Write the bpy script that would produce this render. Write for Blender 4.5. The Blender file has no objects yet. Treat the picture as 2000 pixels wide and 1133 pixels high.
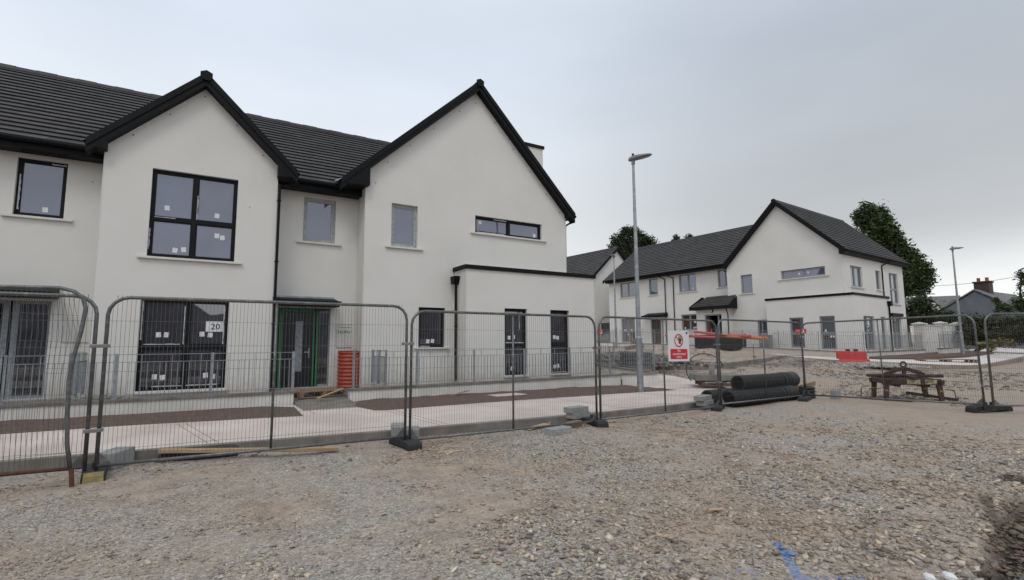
import bpy, math, random
import numpy as np
from mathutils import Vector, Matrix
random.seed(7); rng = np.random.default_rng(7)
rad = math.radians
SC = bpy.context.scene
COL = SC.collection

# ------------------------------------------------------------------ camera
HC = 1.45
FPX = 993.0
PITCH, ROLL, YAW = rad(6.1156), rad(0.3284), rad(58.97 - 90)
cam_d = bpy.data.cameras.new('camera'); cam = bpy.data.objects.new('camera', cam_d); COL.objects.link(cam)
cam_d.sensor_width = 36; cam_d.lens = FPX / 2000 * 36; cam_d.clip_start = 0.05; cam_d.clip_end = 3000
RM = Matrix.Rotation(YAW, 3, 'Z') @ Matrix.Rotation(PITCH, 3, 'X') @ Matrix.Rotation(ROLL, 3, 'Y')
cam.matrix_world = Matrix.Translation((0, 0, HC)) @ (RM @ Matrix.Rotation(rad(90), 3, 'X')).to_4x4()
SC.camera = cam
def ray(px, py): return RM @ Vector(((px - 1000) / FPX, 1, -(py - 566.5) / FPX))
def atd(px, py, D):
    r = ray(px, py); r = r * (D / math.hypot(r.x, r.y)); return Vector((r.x, r.y, r.z + HC))

# ------------------------------------------------------------------ world + sun
SUN_EL, SUN_AZ = rad(52), rad(215)
W = bpy.data.worlds.new('World'); SC.world = W; W.use_nodes = True
nt = W.node_tree; N = nt.nodes; L = nt.links
for n in list(N): N.remove(n)
out = N.new('ShaderNodeOutputWorld'); bg = N.new('ShaderNodeBackground'); bg.inputs[1].default_value = 0.1
sky = N.new('ShaderNodeTexSky'); sky.sky_type = 'NISHITA'; sky.sun_disc = False
sky.sun_elevation = SUN_EL; sky.sun_rotation = SUN_AZ; sky.air_density = 1.2; sky.dust_density = 2.5
tc = N.new('ShaderNodeTexCoord'); sep = N.new('ShaderNodeSeparateXYZ'); L.new(tc.outputs['Generated'], sep.inputs[0])
def wmath(op, a, b=None, c=None, clamp=False):
    m = N.new('ShaderNodeMath'); m.operation = op; m.use_clamp = clamp
    for i, v in enumerate((a, b, c)):
        if v is None: continue
        if isinstance(v, (int, float)): m.inputs[i].default_value = v
        else: L.new(v, m.inputs[i])
    return m.outputs[0]
# cloud deck: elevation ramp, darker bank towards the east (+x) above 8 degrees, soft noise
ramp = N.new('ShaderNodeValToRGB'); L.new(sep.outputs[2], ramp.inputs[0]); cr = ramp.color_ramp
stops = [(0.0, (9.7, 9.7, 9.5)), (0.10, (9.1, 9.2, 9.25)), (0.25, (7.9, 8.2, 8.5)), (0.5, (6.9, 7.6, 8.6)), (1.0, (7.2, 7.8, 8.6))]
while len(cr.elements) < len(stops): cr.elements.new(0.5)
for e, (p, c) in zip(cr.elements, stops): e.position = p; e.color = (c[0] / 10, c[1] / 10, c[2] / 10, 1)
# darkening of the eastern sky
dotE = N.new('ShaderNodeVectorMath'); dotE.operation = 'DOT_PRODUCT'; L.new(tc.outputs['Generated'], dotE.inputs[0]); dotE.inputs[1].default_value = (0.98, 0.17, 0.0)
mr = N.new('ShaderNodeMapRange'); mr.interpolation_type = 'SMOOTHSTEP'; L.new(dotE.outputs['Value'], mr.inputs[0])
mr.inputs[1].default_value = 0.45; mr.inputs[2].default_value = 0.98
mr2 = N.new('ShaderNodeMapRange'); mr2.interpolation_type = 'SMOOTHSTEP'; L.new(sep.outputs[2], mr2.inputs[0])
mr2.inputs[1].default_value = 0.05; mr2.inputs[2].default_value = 0.20
mp = N.new('ShaderNodeMapping'); L.new(tc.outputs['Generated'], mp.inputs[0]); mp.inputs['Scale'].default_value = (1.0, 1.0, 3.0)
no = N.new('ShaderNodeTexNoise'); no.inputs['Scale'].default_value = 1.6; no.inputs['Detail'].default_value = 4; no.inputs['Roughness'].default_value = 0.45
L.new(mp.outputs[0], no.inputs[0])
nz = wmath('MULTIPLY_ADD', no.outputs[0], 0.44, 0.79)
dk = wmath('MULTIPLY', mr.outputs[0], mr2.outputs[0])
dk = wmath('MULTIPLY_ADD', dk, -0.36, 1.0)
fac = wmath('MULTIPLY', nz, dk)
cm = N.new('ShaderNodeVectorMath'); cm.operation = 'SCALE'; L.new(ramp.outputs[0], cm.inputs[0]); 
L.new(wmath('MULTIPLY', fac, 10.0), cm.inputs['Scale'])
mix = N.new('ShaderNodeMix'); mix.data_type = 'RGBA'; mix.inputs[0].default_value = 0.93
L.new(sky.outputs[0], mix.inputs[6]); L.new(cm.outputs[0], mix.inputs[7])
L.new(mix.outputs[2], bg.inputs[0]); L.new(bg.outputs[0], out.inputs[0])
sd = bpy.data.lights.new('sun', 'SUN'); sd.energy = 0.7; sd.angle = rad(18); sd.color = (1, .96, .9)
sun = bpy.data.objects.new('sun', sd); COL.objects.link(sun)
sdir = Vector((math.sin(SUN_AZ) * math.cos(SUN_EL), math.cos(SUN_AZ) * math.cos(SUN_EL), math.sin(SUN_EL)))
sun.rotation_euler = sdir.to_track_quat('Z', 'Y').to_euler(); sun.location = (0, 0, 50)
SC.view_settings.view_transform = 'Standard'; SC.view_settings.look = 'None'
SC.view_settings.exposure = 0.15; SC.view_settings.gamma = 1; SC.view_settings.use_curve_mapping = False

# ------------------------------------------------------------------ materials
def srgb(r, g, b):
    f = lambda v: (v / 255 / 12.92) if v / 255 <= 0.04045 else ((v / 255 + 0.055) / 1.055) ** 2.4
    return (f(r), f(g), f(b), 1)
def lin(r, g=None, b=None):
    if g is None: g = b = r
    return (r, g, b, 1)
def mat(name, c1, c2=None, rough=0.8, scale=3.0, detail=5, metal=0.0, bump=0.0, bscale=40.0, spec=0.5, world=False, stretch=None, c3=None):
    m = bpy.data.materials.new(name); m.use_nodes = True
    t = m.node_tree; n = t.nodes; l = t.links; p = n['Principled BSDF']
    p.inputs['Roughness'].default_value = rough; p.inputs['Metallic'].default_value = metal
    p.inputs['Specular IOR Level'].default_value = spec
    p.inputs['Base Color'].default_value = c1
    if world:
        g = n.new('ShaderNodeNewGeometry'); co = g.outputs['Position']
    else:
        g = n.new('ShaderNodeTexCoord'); co = g.outputs['Object']
    if stretch:
        mpp = n.new('ShaderNodeMapping'); l.new(co, mpp.inputs[0]); mpp.inputs['Scale'].default_value = stretch; co = mpp.outputs[0]
    if c2 is not None:
        no = n.new('ShaderNodeTexNoise'); l.new(co, no.inputs[0]); no.inputs['Scale'].default_value = scale; no.inputs['Detail'].default_value = detail; no.inputs['Roughness'].default_value = .6
        r = n.new('ShaderNodeValToRGB'); l.new(no.outputs[0], r.inputs[0])
        r.color_ramp.elements[0].position = .33; r.color_ramp.elements[0].color = c1
        r.color_ramp.elements[1].position = .67; r.color_ramp.elements[1].color = c2
        if c3 is not None:
            e = r.color_ramp.elements.new(.5); e.color = c3
        l.new(r.outputs[0], p.inputs['Base Color'])
    if bump > 0:
        nb = n.new('ShaderNodeTexNoise'); l.new(co, nb.inputs[0]); nb.inputs['Scale'].default_value = bscale; nb.inputs['Detail'].default_value = 4
        b = n.new('ShaderNodeBump'); b.inputs['Strength'].default_value = bump; b.inputs['Distance'].default_value = .01
        l.new(nb.outputs[0], b.inputs['Height']); l.new(b.outputs[0], p.inputs['Normal'])
    return m
M = {}
M['render'] = mat('render_plaster', lin(.655, .638, .60), lin(.700, .685, .648), .9, .8, 9, bump=.35, bscale=160, c3=lin(.685, .668, .63))
def splash(m, z0, z1):
    t = m.node_tree; n = t.nodes; l = t.links; p = n['Principled BSDF']; src = p.inputs['Base Color'].links[0].from_socket
    c = n.new('ShaderNodeTexCoord'); s_ = n.new('ShaderNodeSeparateXYZ'); l.new(c.outputs['Object'], s_.inputs[0])
    k = n.new('ShaderNodeTexNoise'); k.inputs['Scale'].default_value = 5; k.inputs['Detail'].default_value = 9; k.inputs['Roughness'].default_value = .75; l.new(c.outputs['Object'], k.inputs[0])
    a = n.new('ShaderNodeMath'); a.operation = 'MULTIPLY_ADD'; l.new(k.outputs[0], a.inputs[0]); a.inputs[1].default_value = -1.3; a.inputs[2].default_value = .65
    b = n.new('ShaderNodeMath'); b.operation = 'ADD'; l.new(s_.outputs[2], b.inputs[0]); l.new(a.outputs[0], b.inputs[1])
    r = n.new('ShaderNodeMapRange'); l.new(b.outputs[0], r.inputs[0]); r.inputs[1].default_value = z0; r.inputs[2].default_value = z1; r.inputs[3].default_value = .5; r.inputs[4].default_value = 0
    x = n.new('ShaderNodeMix'); x.data_type = 'RGBA'; l.new(r.outputs[0], x.inputs[0]); l.new(src, x.inputs[6]); x.inputs[7].default_value = lin(.36, .30, .24); l.new(x.outputs[2], p.inputs['Base Color'])
splash(M['render'], .0, .55)
M['render_low'] = mat('plinth_render', lin(.58, .56, .52), lin(.70, .68, .64), .9, 2.5, 8, bump=.4, bscale=120)
M['trim'] = mat('anthracite_upvc', lin(.005, .0055, .0065), lin(.008, .0085, .010), .55, 8, spec=.16)
M['frame'] = mat('window_frame', lin(.006, .0065, .008), None, .5, spec=.2)
M['frame_grey'] = mat('window_frame_film', lin(.16, .18, .20), lin(.30, .32, .34), .45, 18)
M['tape'] = mat('protective_tape', lin(.32), lin(.6), .6, 22)
splash(M['render_low'], -.35, .04)
M['sill'] = mat('sill_concrete', lin(.60, .58, .54), lin(.68, .66, .62), .8, 6)
M['sticker'] = mat('sticker', lin(.75), lin(.62), .6, 30)
M['ridge'] = mat('ridge_tile', lin(.018), lin(.03), .6, 6)
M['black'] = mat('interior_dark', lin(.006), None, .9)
M['green'] = mat('green_film', lin(.018, .13, .05), lin(.03, .19, .075), .5, 9)
M['door'] = mat('composite_door', lin(.012, .013, .018), None, .3)
M['galv'] = mat('galvanised_steel', lin(.24, .26, .28), lin(.40, .42, .44), .42, 9, metal=.6)
M['galv_dark'] = mat('weathered_tube', lin(.13, .13, .13), lin(.24, .24, .235), .45, 14, metal=.6, c3=lin(.145, .15, .15))
M['wire'] = mat('fence_wire', lin(.12, .122, .12), lin(.20), .5, 20, metal=.5)
M['rust'] = mat('rust', lin(.07, .028, .016), lin(.15, .06, .03), .8, 12, bump=.3, bscale=60)
M['clamp'] = mat('clamp', lin(.5), lin(.35), .3, 20, metal=.9)
M['rubber'] = mat('rubber', lin(.018), lin(.035), .8, 10, bump=.2)
M['yellow'] = mat('yellow_paint', lin(.20, .15, .06), lin(.32, .25, .10), .7, 12)
M['concrete'] = mat('block_concrete', lin(.24, .24, .23), lin(.36, .36, .345), .95, 10, bump=.6, bscale=70)
M['kerb_far'] = mat('pale_kerb', lin(.24, .20, .16), lin(.34, .29, .24), .9, 3.5, bump=.4, bscale=60)
M['kerb'] = mat('kerb_concrete', lin(.15, .13, .115), lin(.25, .225, .20), .9, 3.5, bump=.4, bscale=60)
M['pave'] = None
M['soil'] = mat('topsoil', lin(.085, .055, .04), lin(.15, .10, .076), 1, 14, 8, bump=1, bscale=45)
M['timber'] = mat('new_timber', lin(.33, .22, .11), lin(.47, .34, .19), .8, 4, bump=.2, stretch=(1, 8, 8))
M['timber_brown'] = mat('brown_timber', lin(.22, .13, .06), lin(.34, .21, .11), .8, 4, stretch=(1, 8, 8))
M['timber_old'] = mat('weathered_timber', lin(.17, .10, .06), lin(.30, .20, .13), .85, 5, bump=.3, stretch=(1, 7, 7))
M['pallet_red'] = mat('red_brown_pallet', lin(.10, .04, .03), lin(.17, .08, .055), .85, 5)
M['pipe_black'] = mat('twinwall_pipe', lin(.010), lin(.018), .45, 10)
M['duct_red'] = mat('red_corrugated_duct', lin(.30, .04, .018), lin(.42, .06, .03), .5, 6)
M['pipe_red'] = mat('red_pipe', lin(.55, .05, .05), None, .4)
M['pipe_orange'] = mat('orange_pipe', lin(.55, .16, .05), None, .4)
M['barrier'] = mat('red_barrier', lin(.50, .035, .035), lin(.60, .06, .055), .5, 5)
M['cage'] = mat('dark_crate', lin(.012), lin(.025), .6, 8)
M['red_sign'] = mat('red_sign', lin(.55, .03, .035), None, .45)
M['white_sign'] = mat('white_sign', lin(.72), None, .4)
M['ink'] = mat('black_ink', lin(.012), None, .6)
M['navy'] = mat('navy_print', lin(.02, .02, .09), None, .5)
M['cabinet'] = mat('grey_cabinet', lin(.20, .215, .21), lin(.25, .26, .25), .5, 5)
M['cottage'] = mat('grey_cottage_render', lin(.12, .135, .16), lin(.18, .195, .215), .9, 1.2, 7)
M['slate_old'] = mat('old_slate', lin(.10, .10, .10), lin(.19, .185, .175), .8, 3, bump=.5, bscale=12)
M['brick'] = mat('dark_chimney', lin(.05, .035, .028), lin(.10, .065, .05), .9, 6)
M['terracotta'] = mat('chimney_pot', lin(.30, .09, .05), None, .8)
M['bark'] = mat('bark', lin(.03, .025, .02), lin(.06, .05, .04), .95, 8)
M['plywood'] = mat('plywood', lin(.42, .28, .17), lin(.52, .37, .24), .8, 6)
M['foam'] = mat('white_plastic_scrap', lin(.7), lin(.8), .6, 9)
M['sheet'] = mat('dark_plastic_sheet', lin(.05), lin(.12), .25, 8)
M['lampgrey'] = mat('luminaire_grey', lin(.19, .20, .215), None, .5)
M['slate_tip'] = mat('kerb_stack', lin(.06, .063, .06), lin(.12, .12, .115), .9, 9, bump=.4)
M['bluemark'] = None

def glass_mat(name, tint, refl):
    m = bpy.data.materials.new(name); m.use_nodes = True; t = m.node_tree; n = t.nodes; l = t.links
    for x in list(n): n.remove(x)
    o = n.new('ShaderNodeOutputMaterial'); d = n.new('ShaderNodeBsdfDiffuse'); g = n.new('ShaderNodeBsdfGlossy'); mx = n.new('ShaderNodeMixShader')
    tcn = n.new('ShaderNodeTexCoord'); no = n.new('ShaderNodeTexNoise'); no.inputs['Scale'].default_value = .9; no.inputs['Detail'].default_value = 2; l.new(tcn.outputs['Object'], no.inputs[0])
    b = n.new('ShaderNodeBump'); b.inputs['Strength'].default_value = .05; b.inputs['Distance'].default_value = .05; l.new(no.outputs[0], b.inputs['Height']); l.new(b.outputs[0], g.inputs['Normal'])
    r = n.new('ShaderNodeValToRGB'); l.new(no.outputs[0], r.inputs[0]); r.color_ramp.elements[0].position = .35; r.color_ramp.elements[1].position = .7
    r.color_ramp.elements[0].color = tint; r.color_ramp.elements[1].color = tuple(v * 1.5 for v in tint[:3]) + (1,)
    l.new(r.outputs[0], d.inputs[0])
    fr = n.new('ShaderNodeFresnel'); fr.inputs[0].default_value = 1.5
    mm = n.new('ShaderNodeMath'); mm.operation = 'MULTIPLY_ADD'; mm.use_clamp = True; l.new(fr.outputs[0], mm.inputs[0]); mm.inputs[1].default_value = 1.2; mm.inputs[2].default_value = refl
    g.inputs['Roughness'].default_value = .02; g.inputs[0].default_value = (.9, .93, 1, 1)
    l.new(mm.outputs[0], mx.inputs[0]); l.new(d.outputs[0], mx.inputs[1]); l.new(g.outputs[0], mx.inputs[2]); l.new(mx.outputs[0], o.inputs[0])
    return m
M['glass'] = glass_mat('double_glazing', lin(.026, .025, .030), .15)  # tint also paints a grey reflection into the pane colour
M['glass_up'] = glass_mat('double_glazing_with_film', lin(.062, .070, .115), .10)
M['glass_brown'] = glass_mat('glazing_timber_behind', lin(.05, .022, .012), .05)

def tile_mat():
    m = bpy.data.materials.new('roof_tiles'); m.use_nodes = True; t = m.node_tree; n = t.nodes; l = t.links; p = n['Principled BSDF']
    uv = n.new('ShaderNodeUVMap'); uv.uv_map = 'UV'; s = n.new('ShaderNodeSeparateXYZ'); l.new(uv.outputs[0], s.inputs[0])
    def mt(op, a, b=None, c=None):
        k = n.new('ShaderNodeMath'); k.operation = op
        for i, v in enumerate((a, b, c)):
            if v is None: continue
            if isinstance(v, (int, float)): k.inputs[i].default_value = v
            else: l.new(v, k.inputs[i])
        return k.outputs[0]
    fl = mt('FLOOR', s.outputs[1]); col = mt('MULTIPLY_ADD', s.outputs[0], 3.0, mt('MULTIPLY', fl, .5))
    fr = mt('FRACT', col); joint = mt('LESS_THAN', mt('ABSOLUTE', mt('SUBTRACT', fr, .5)), .482)
    cmb = n.new('ShaderNodeCombineXYZ'); l.new(mt('FLOOR', col), cmb.inputs[0]); l.new(fl, cmb.inputs[1])
    wn = n.new('ShaderNodeTexWhiteNoise'); l.new(cmb.outputs[0], wn.inputs[0])
    r = n.new('ShaderNodeValToRGB'); l.new(wn.outputs[0], r.inputs[0])
    r.color_ramp.elements[0].color = lin(.038, .035, .034); r.color_ramp.elements[1].color = lin(.064, .059, .057)
    no = n.new('ShaderNodeTexNoise'); no.inputs['Scale'].default_value = 1.2; no.inputs['Detail'].default_value = 6; tcx = n.new('ShaderNodeTexCoord'); l.new(tcx.outputs['Object'], no.inputs[0])
    k1 = mt('MULTIPLY_ADD', no.outputs[0], .5, .75); k2 = mt('MULTIPLY', k1, mt('MULTIPLY_ADD', joint, .6, .4))
    vm = n.new('ShaderNodeVectorMath'); vm.operation = 'SCALE'; l.new(r.outputs[0], vm.inputs[0]); l.new(k2, vm.inputs['Scale']); l.new(vm.outputs[0], p.inputs['Base Color'])
    p.inputs['Roughness'].default_value = .75
    return m
M['tile'] = tile_mat()

def pave_mat():
    m = mat('pavement_concrete', lin(.50, .42, .37), lin(.66, .575, .52), .9, .8, 8, bump=.25, bscale=50, world=True)
    return m
M['pave'] = pave_mat()

def ground_mat(name, stones):
    m = bpy.data.materials.new(name); m.use_nodes = True; t = m.node_tree; n = t.nodes; l = t.links; p = n['Principled BSDF']
    p.inputs['Roughness'].default_value = .95; p.inputs['Specular IOR Level'].default_value = .25
    g = n.new('ShaderNodeNewGeometry'); pos = g.outputs['Position']
    def noise(sc, det=4, rough=.6):
        k = n.new('ShaderNodeTexNoise'); l.new(pos, k.inputs[0]); k.inputs['Scale'].default_value = sc; k.inputs['Detail'].default_value = det; k.inputs['Roughness'].default_value = rough; return k.outputs[0]
    def rp(src, els):
        k = n.new('ShaderNodeValToRGB'); l.new(src, k.inputs[0])
        while len(k.color_ramp.elements) < len(els): k.color_ramp.elements.new(.5)
        for e, (a, c) in zip(k.color_ramp.elements, els): e.position = a; e.color = c
        return k.outputs[0]
    def mx(f, a, b, mode='MIX'):
        k = n.new('ShaderNodeMix'); k.data_type = 'RGBA'; k.blend_type = mode
        if isinstance(f, float): k.inputs[0].default_value = f
        else: l.new(f, k.inputs[0])
        for i, v in ((6, a), (7, b)):
            if isinstance(v, tuple): k.inputs[i].default_value = v
            else: l.new(v, k.inputs[i])
        return k.outputs[2]
    # individual chips
    v1 = n.new('ShaderNodeTexVoronoi'); v1.inputs['Scale'].default_value = 42; l.new(pos, v1.inputs[0])
    v2 = n.new('ShaderNodeTexVoronoi'); v2.inputs['Scale'].default_value = 90; l.new(pos, v2.inputs[0])
    def chips(v):
        s = n.new('ShaderNodeSeparateColor'); l.new(v.outputs['Color'], s.inputs[0])
        return rp(s.outputs[0], [(0, lin(.10, .095, .09)), (.3, lin(.24, .225, .205)), (.6, lin(.37, .345, .31)), (.85, lin(.50, .455, .39)), (1, lin(.72, .66, .56))])
    chip = mx(noise(6, 2), chips(v1), chips(v2))
    dirt = rp(noise(3.0, 8, .7), [(.3, lin(.22, .155, .11)), (.5, lin(.38, .285, .21)), (.7, lin(.54, .425, .33))])
    big = rp(noise(.55, 6, .62), [(.40, lin(0)), (.60, lin(1))])
    fine = rp(noise(14, 5, .7), [(.42, lin(0)), (.62, lin(1))])
    fm = n.new('ShaderNodeMath'); fm.operation = 'MULTIPLY'; l.new(big, fm.inputs[0]); fm.inputs[1].default_value = .62
    fm2 = n.new('ShaderNodeMath'); fm2.operation = 'MULTIPLY_ADD'; l.new(fine, fm2.inputs[0]); fm2.inputs[1].default_value = .25; l.new(fm.outputs[0], fm2.inputs[2])
    if stones:
        at = n.new('ShaderNodeAttribute'); at.attribute_name = 'Col'
        bm = n.new('ShaderNodeMath'); bm.operation = 'MULTIPLY_ADD'; l.new(big, bm.inputs[0]); bm.inputs[1].default_value = .42; bm.inputs[2].default_value = .08; col = mx(bm.outputs[0], at.outputs['Color'], dirt)
    else:
        col = mx(fm2.outputs[0], chip, dirt)
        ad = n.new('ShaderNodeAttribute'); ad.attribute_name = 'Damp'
        col = mx(ad.outputs['Fac'], col, mx(noise(20), lin(.012, .010, .009), lin(.05, .042, .036)))  # dark earth plus the shade of the hollow, both painted into the colour
        asd = n.new('ShaderNodeAttribute'); asd.attribute_name = 'Sand'
        col = mx(asd.outputs['Fac'], col, mx(noise(2.2, 9, .75), lin(.24, .175, .13), lin(.52, .43, .345)))
        apt = n.new('ShaderNodeAttribute'); apt.attribute_name = 'Paint'
        col = mx(apt.outputs['Fac'], col, lin(.08, .24, .56))
        # bump
        h = n.new('ShaderNodeMath'); h.operation = 'ADD'; l.new(v1.outputs['Distance'], h.inputs[0]); l.new(noise(60, 4), h.inputs[1])
        b = n.new('ShaderNodeBump'); b.inputs['Strength'].default_value = .9; b.inputs['Distance'].default_value = .012; l.new(h.outputs[0], b.inputs['Height']); l.new(b.outputs[0], p.inputs['Normal'])
    l.new(col, p.inputs['Base Color'])
    return m
M['ground'] = ground_mat('gravel_ground', False)
M['stones'] = ground_mat('loose_stones', True)

M['frame_film'] = mat('frame_with_film', lin(.20, .21, .21), lin(.50, .51, .50), .6, 26, c3=lin(.34, .35, .35))
def leaf_mat(name, a, b, c):
    m = bpy.data.materials.new(name); m.use_nodes = True; t = m.node_tree; n = t.nodes; l = t.links; p = n['Principled BSDF']
    g = n.new('ShaderNodeNewGeometry'); r = n.new('ShaderNodeValToRGB'); l.new(g.outputs['Random Per Island'], r.inputs[0])
    r.color_ramp.elements[0].color = a; r.color_ramp.elements[1].color = c; e = r.color_ramp.elements.new(.6); e.color = b
    l.new(r.outputs[0], p.inputs['Base Color']); p.inputs['Roughness'].default_value = .6; p.inputs['Specular IOR Level'].default_value = .3
    return m
M['leaf'] = leaf_mat('leaves_green', lin(.024, .040, .013), lin(.046, .070, .022), lin(.09, .12, .038))
M['leaf_dark'] = leaf_mat('leaves_dark', lin(.017, .028, .010), lin(.032, .047, .016), lin(.06, .078, .026))
M['leaf_hedge'] = leaf_mat('leaves_hedge', lin(.028, .030, .012), lin(.045, .048, .02), lin(.08, .075, .03))
M['leaf_yellow'] = leaf_mat('leaves_yellow', lin(.05, .06, .015), lin(.14, .12, .02), lin(.26, .21, .025))

# ------------------------------------------------------------------ mesh builder
class MB:
    def __init__(s): s.v = []; s.f = []; s.uv = None; s.T = None; s.smooth = False
    def add(s, vs, fs):
        o = len(s.v)
        if s.T is not None: vs = [tuple(s.T @ Vector(p)) for p in vs]
        s.v += [tuple(p) for p in vs]; s.f += [tuple(i + o for i in f) for f in fs]; return s
    def box(s, x0, x1, y0, y1, z0, z1):
        return s.add([(x0, y0, z0), (x1, y0, z0), (x1, y1, z0), (x0, y1, z0), (x0, y0, z1), (x1, y0, z1), (x1, y1, z1), (x0, y1, z1)],
                     [(0, 3, 2, 1), (4, 5, 6, 7), (0, 1, 5, 4), (1, 2, 6, 5), (2, 3, 7, 6), (3, 0, 4, 7)])
    def hexa(s, p):  # 8 points, bottom 4 ccw, top 4
        return s.add(p, [(0, 3, 2, 1), (4, 5, 6, 7), (0, 1, 5, 4), (1, 2, 6, 5), (2, 3, 7, 6), (3, 0, 4, 7)])
    def cham(s, x0, x1, y0, y1, z0, z1, c):
        # box with chamfered edges (built from a beveled profile in all directions)
        xs = [(x0, c), (x1, -c)]
        V = []; 
        for (x, sx) in ((x0, 1), (x1, -1)):
            for (y, sy) in ((y0, 1), (y1, -1)):
                for (z, sz) in ((z0, 1), (z1, -1)):
                    V += [(x, y + sy * c, z + sz * c), (x + sx * c, y, z + sz * c), (x + sx * c, y + sy * c, z)]
        def i(a, b, d, k): return ((a * 2 + b) * 2 + d) * 3 + k
        F = []
        for a in (0, 1): F.append((i(a, 0, 0, 0), i(a, 1, 0, 0), i(a, 1, 1, 0), i(a, 0, 1, 0)))
        for b in (0, 1): F.append((i(0, b, 0, 1), i(1, b, 0, 1), i(1, b, 1, 1), i(0, b, 1, 1)))
        for d in (0, 1): F.append((i(0, 0, d, 2), i(1, 0, d, 2), i(1, 1, d, 2), i(0, 1, d, 2)))
        for b in (0, 1):
            for d in (0, 1): F.append((i(0, b, d, 1), i(1, b, d, 1), i(1, b, d, 2), i(0, b, d, 2)))
        for a in (0, 1):
            for d in (0, 1): F.append((i(a, 0, d, 0), i(a, 1, d, 0), i(a, 1, d, 2), i(a, 0, d, 2)))
            for b in (0, 1): F.append((i(a, b, 0, 0), i(a, b, 1, 0), i(a, b, 1, 1), i(a, b, 0, 1)))
            for b in (0, 1):
                for d in (0, 1): F.append((i(a, b, d, 0), i(a, b, d, 1), i(a, b, d, 2)))
        return s.add(V, F)
    def tube(s, pts, r, n=8, caps=True, radii=None):
        pts = [Vector(p) for p in pts]; m = len(pts); V = []; F = []
        prev = None
        for i, p in enumerate(pts):
            d = (pts[min(i + 1, m - 1)] - pts[max(i - 1, 0)]).normalized()
            if prev is None:
                a = d.orthogonal().normalized() if abs(d.z) < .99 else Vector((1, 0, 0))
            else:
                a = (prev - d * prev.dot(d)); a = a.normalized() if a.length > 1e-6 else d.orthogonal().normalized()
            prev = a; b = d.cross(a); rr = radii[i] if radii else r
            for k in range(n):
                t = 2 * math.pi * k / n; V.append(p + (a * math.cos(t) + b * math.sin(t)) * rr)
        for i in range(m - 1):
            for k in range(n): F.append((i * n + k, i * n + (k + 1) % n, (i + 1) * n + (k + 1) % n, (i + 1) * n + k))
        if caps: F.append(tuple(reversed(range(n)))); F.append(tuple((m - 1) * n + k for k in range(n)))
        return s.add(V, F)
    def prism(s, poly, ax, a0, a1):  # polygon in 2D extruded along ax ('y': poly=(x,z); 'x': poly=(y,z); 'z': poly=(x,y))
        def P(p, a): return {'y': (p[0], a, p[1]), 'x': (a, p[0], p[1]), 'z': (p[0], p[1], a)}[ax]
        n = len(poly); V = [P(p, a0) for p in poly] + [P(p, a1) for p in poly]
        return s.add(V, [tuple(reversed(range(n))), tuple(range(n, 2 * n))] + [(i, (i + 1) % n, n + (i + 1) % n, n + i) for i in range(n)])
    def build(s, name, m, parent=None, off=(0, 0, 0), smooth=False, bevel=0):
        me = bpy.data.meshes.new(name); o = Vector(off)
        me.from_pydata([tuple(Vector(p) - o) for p in s.v], [], s.f); me.update()
        if s.uv is not None:
            ul = me.uv_layers.new(name='UV'); ul.data.foreach_set('uv', [c for f in s.uv for q in f for c in q])
        me.materials.append(m)
        if smooth: me.polygons.foreach_set('use_smooth', [True] * len(me.polygons))
        ob = bpy.data.objects.new(name, me); COL.objects.link(ob)
        if parent is not None: ob.parent = parent
        if bevel:
            b = ob.modifiers.new('bevel', 'BEVEL'); b.width = bevel; b.segments = 2; b.limit_method = 'ANGLE'
        return ob

def tag(o, label=None, cat=None, group=None, kind=None):
    if label: o['label'] = label
    if cat: o['category'] = cat
    if group: o['group'] = group
    if kind: o['kind'] = kind
    return o
def empty(name, loc, rz, label, cat, group=None):
    o = bpy.data.objects.new(name, None); COL.objects.link(o); o.location = loc; o.rotation_euler = (0, 0, rz); o.empty_display_size = .3
    return tag(o, label, cat, group)
CH = {}
def kids(o): return [c for c in bpy.data.objects if c.parent == o]
def copy_tree(o, parent=None):
    c = o.copy(); COL.objects.link(c)
    if parent is not None: c.parent = parent
    for k in kids(o): copy_tree(k, c)
    return c
def struct(name, mb, m, smooth=False, bevel=0):
    return tag(mb.build(name, m, smooth=smooth, bevel=bevel), kind='structure')
def text_mesh(txt, size, name, m, parent, mtx, extr=.001, align='CENTER', bold=0.0):
    cu = bpy.data.curves.new(name, 'FONT'); cu.body = txt; cu.size = size; cu.extrude = extr; cu.align_x = align; cu.align_y = 'CENTER'; cu.offset = bold; cu.resolution_u = 3
    t = bpy.data.objects.new(name + '_tmp', cu); COL.objects.link(t)
    dg = bpy.context.evaluated_depsgraph_get(); me = bpy.data.meshes.new_from_object(t.evaluated_get(dg))
    bpy.data.objects.remove(t); bpy.data.curves.remove(cu)
    me.transform(mtx); me.materials.clear(); me.materials.append(m)
    o = bpy.data.objects.new(name, me); COL.objects.link(o); o.parent = parent; return o

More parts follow.
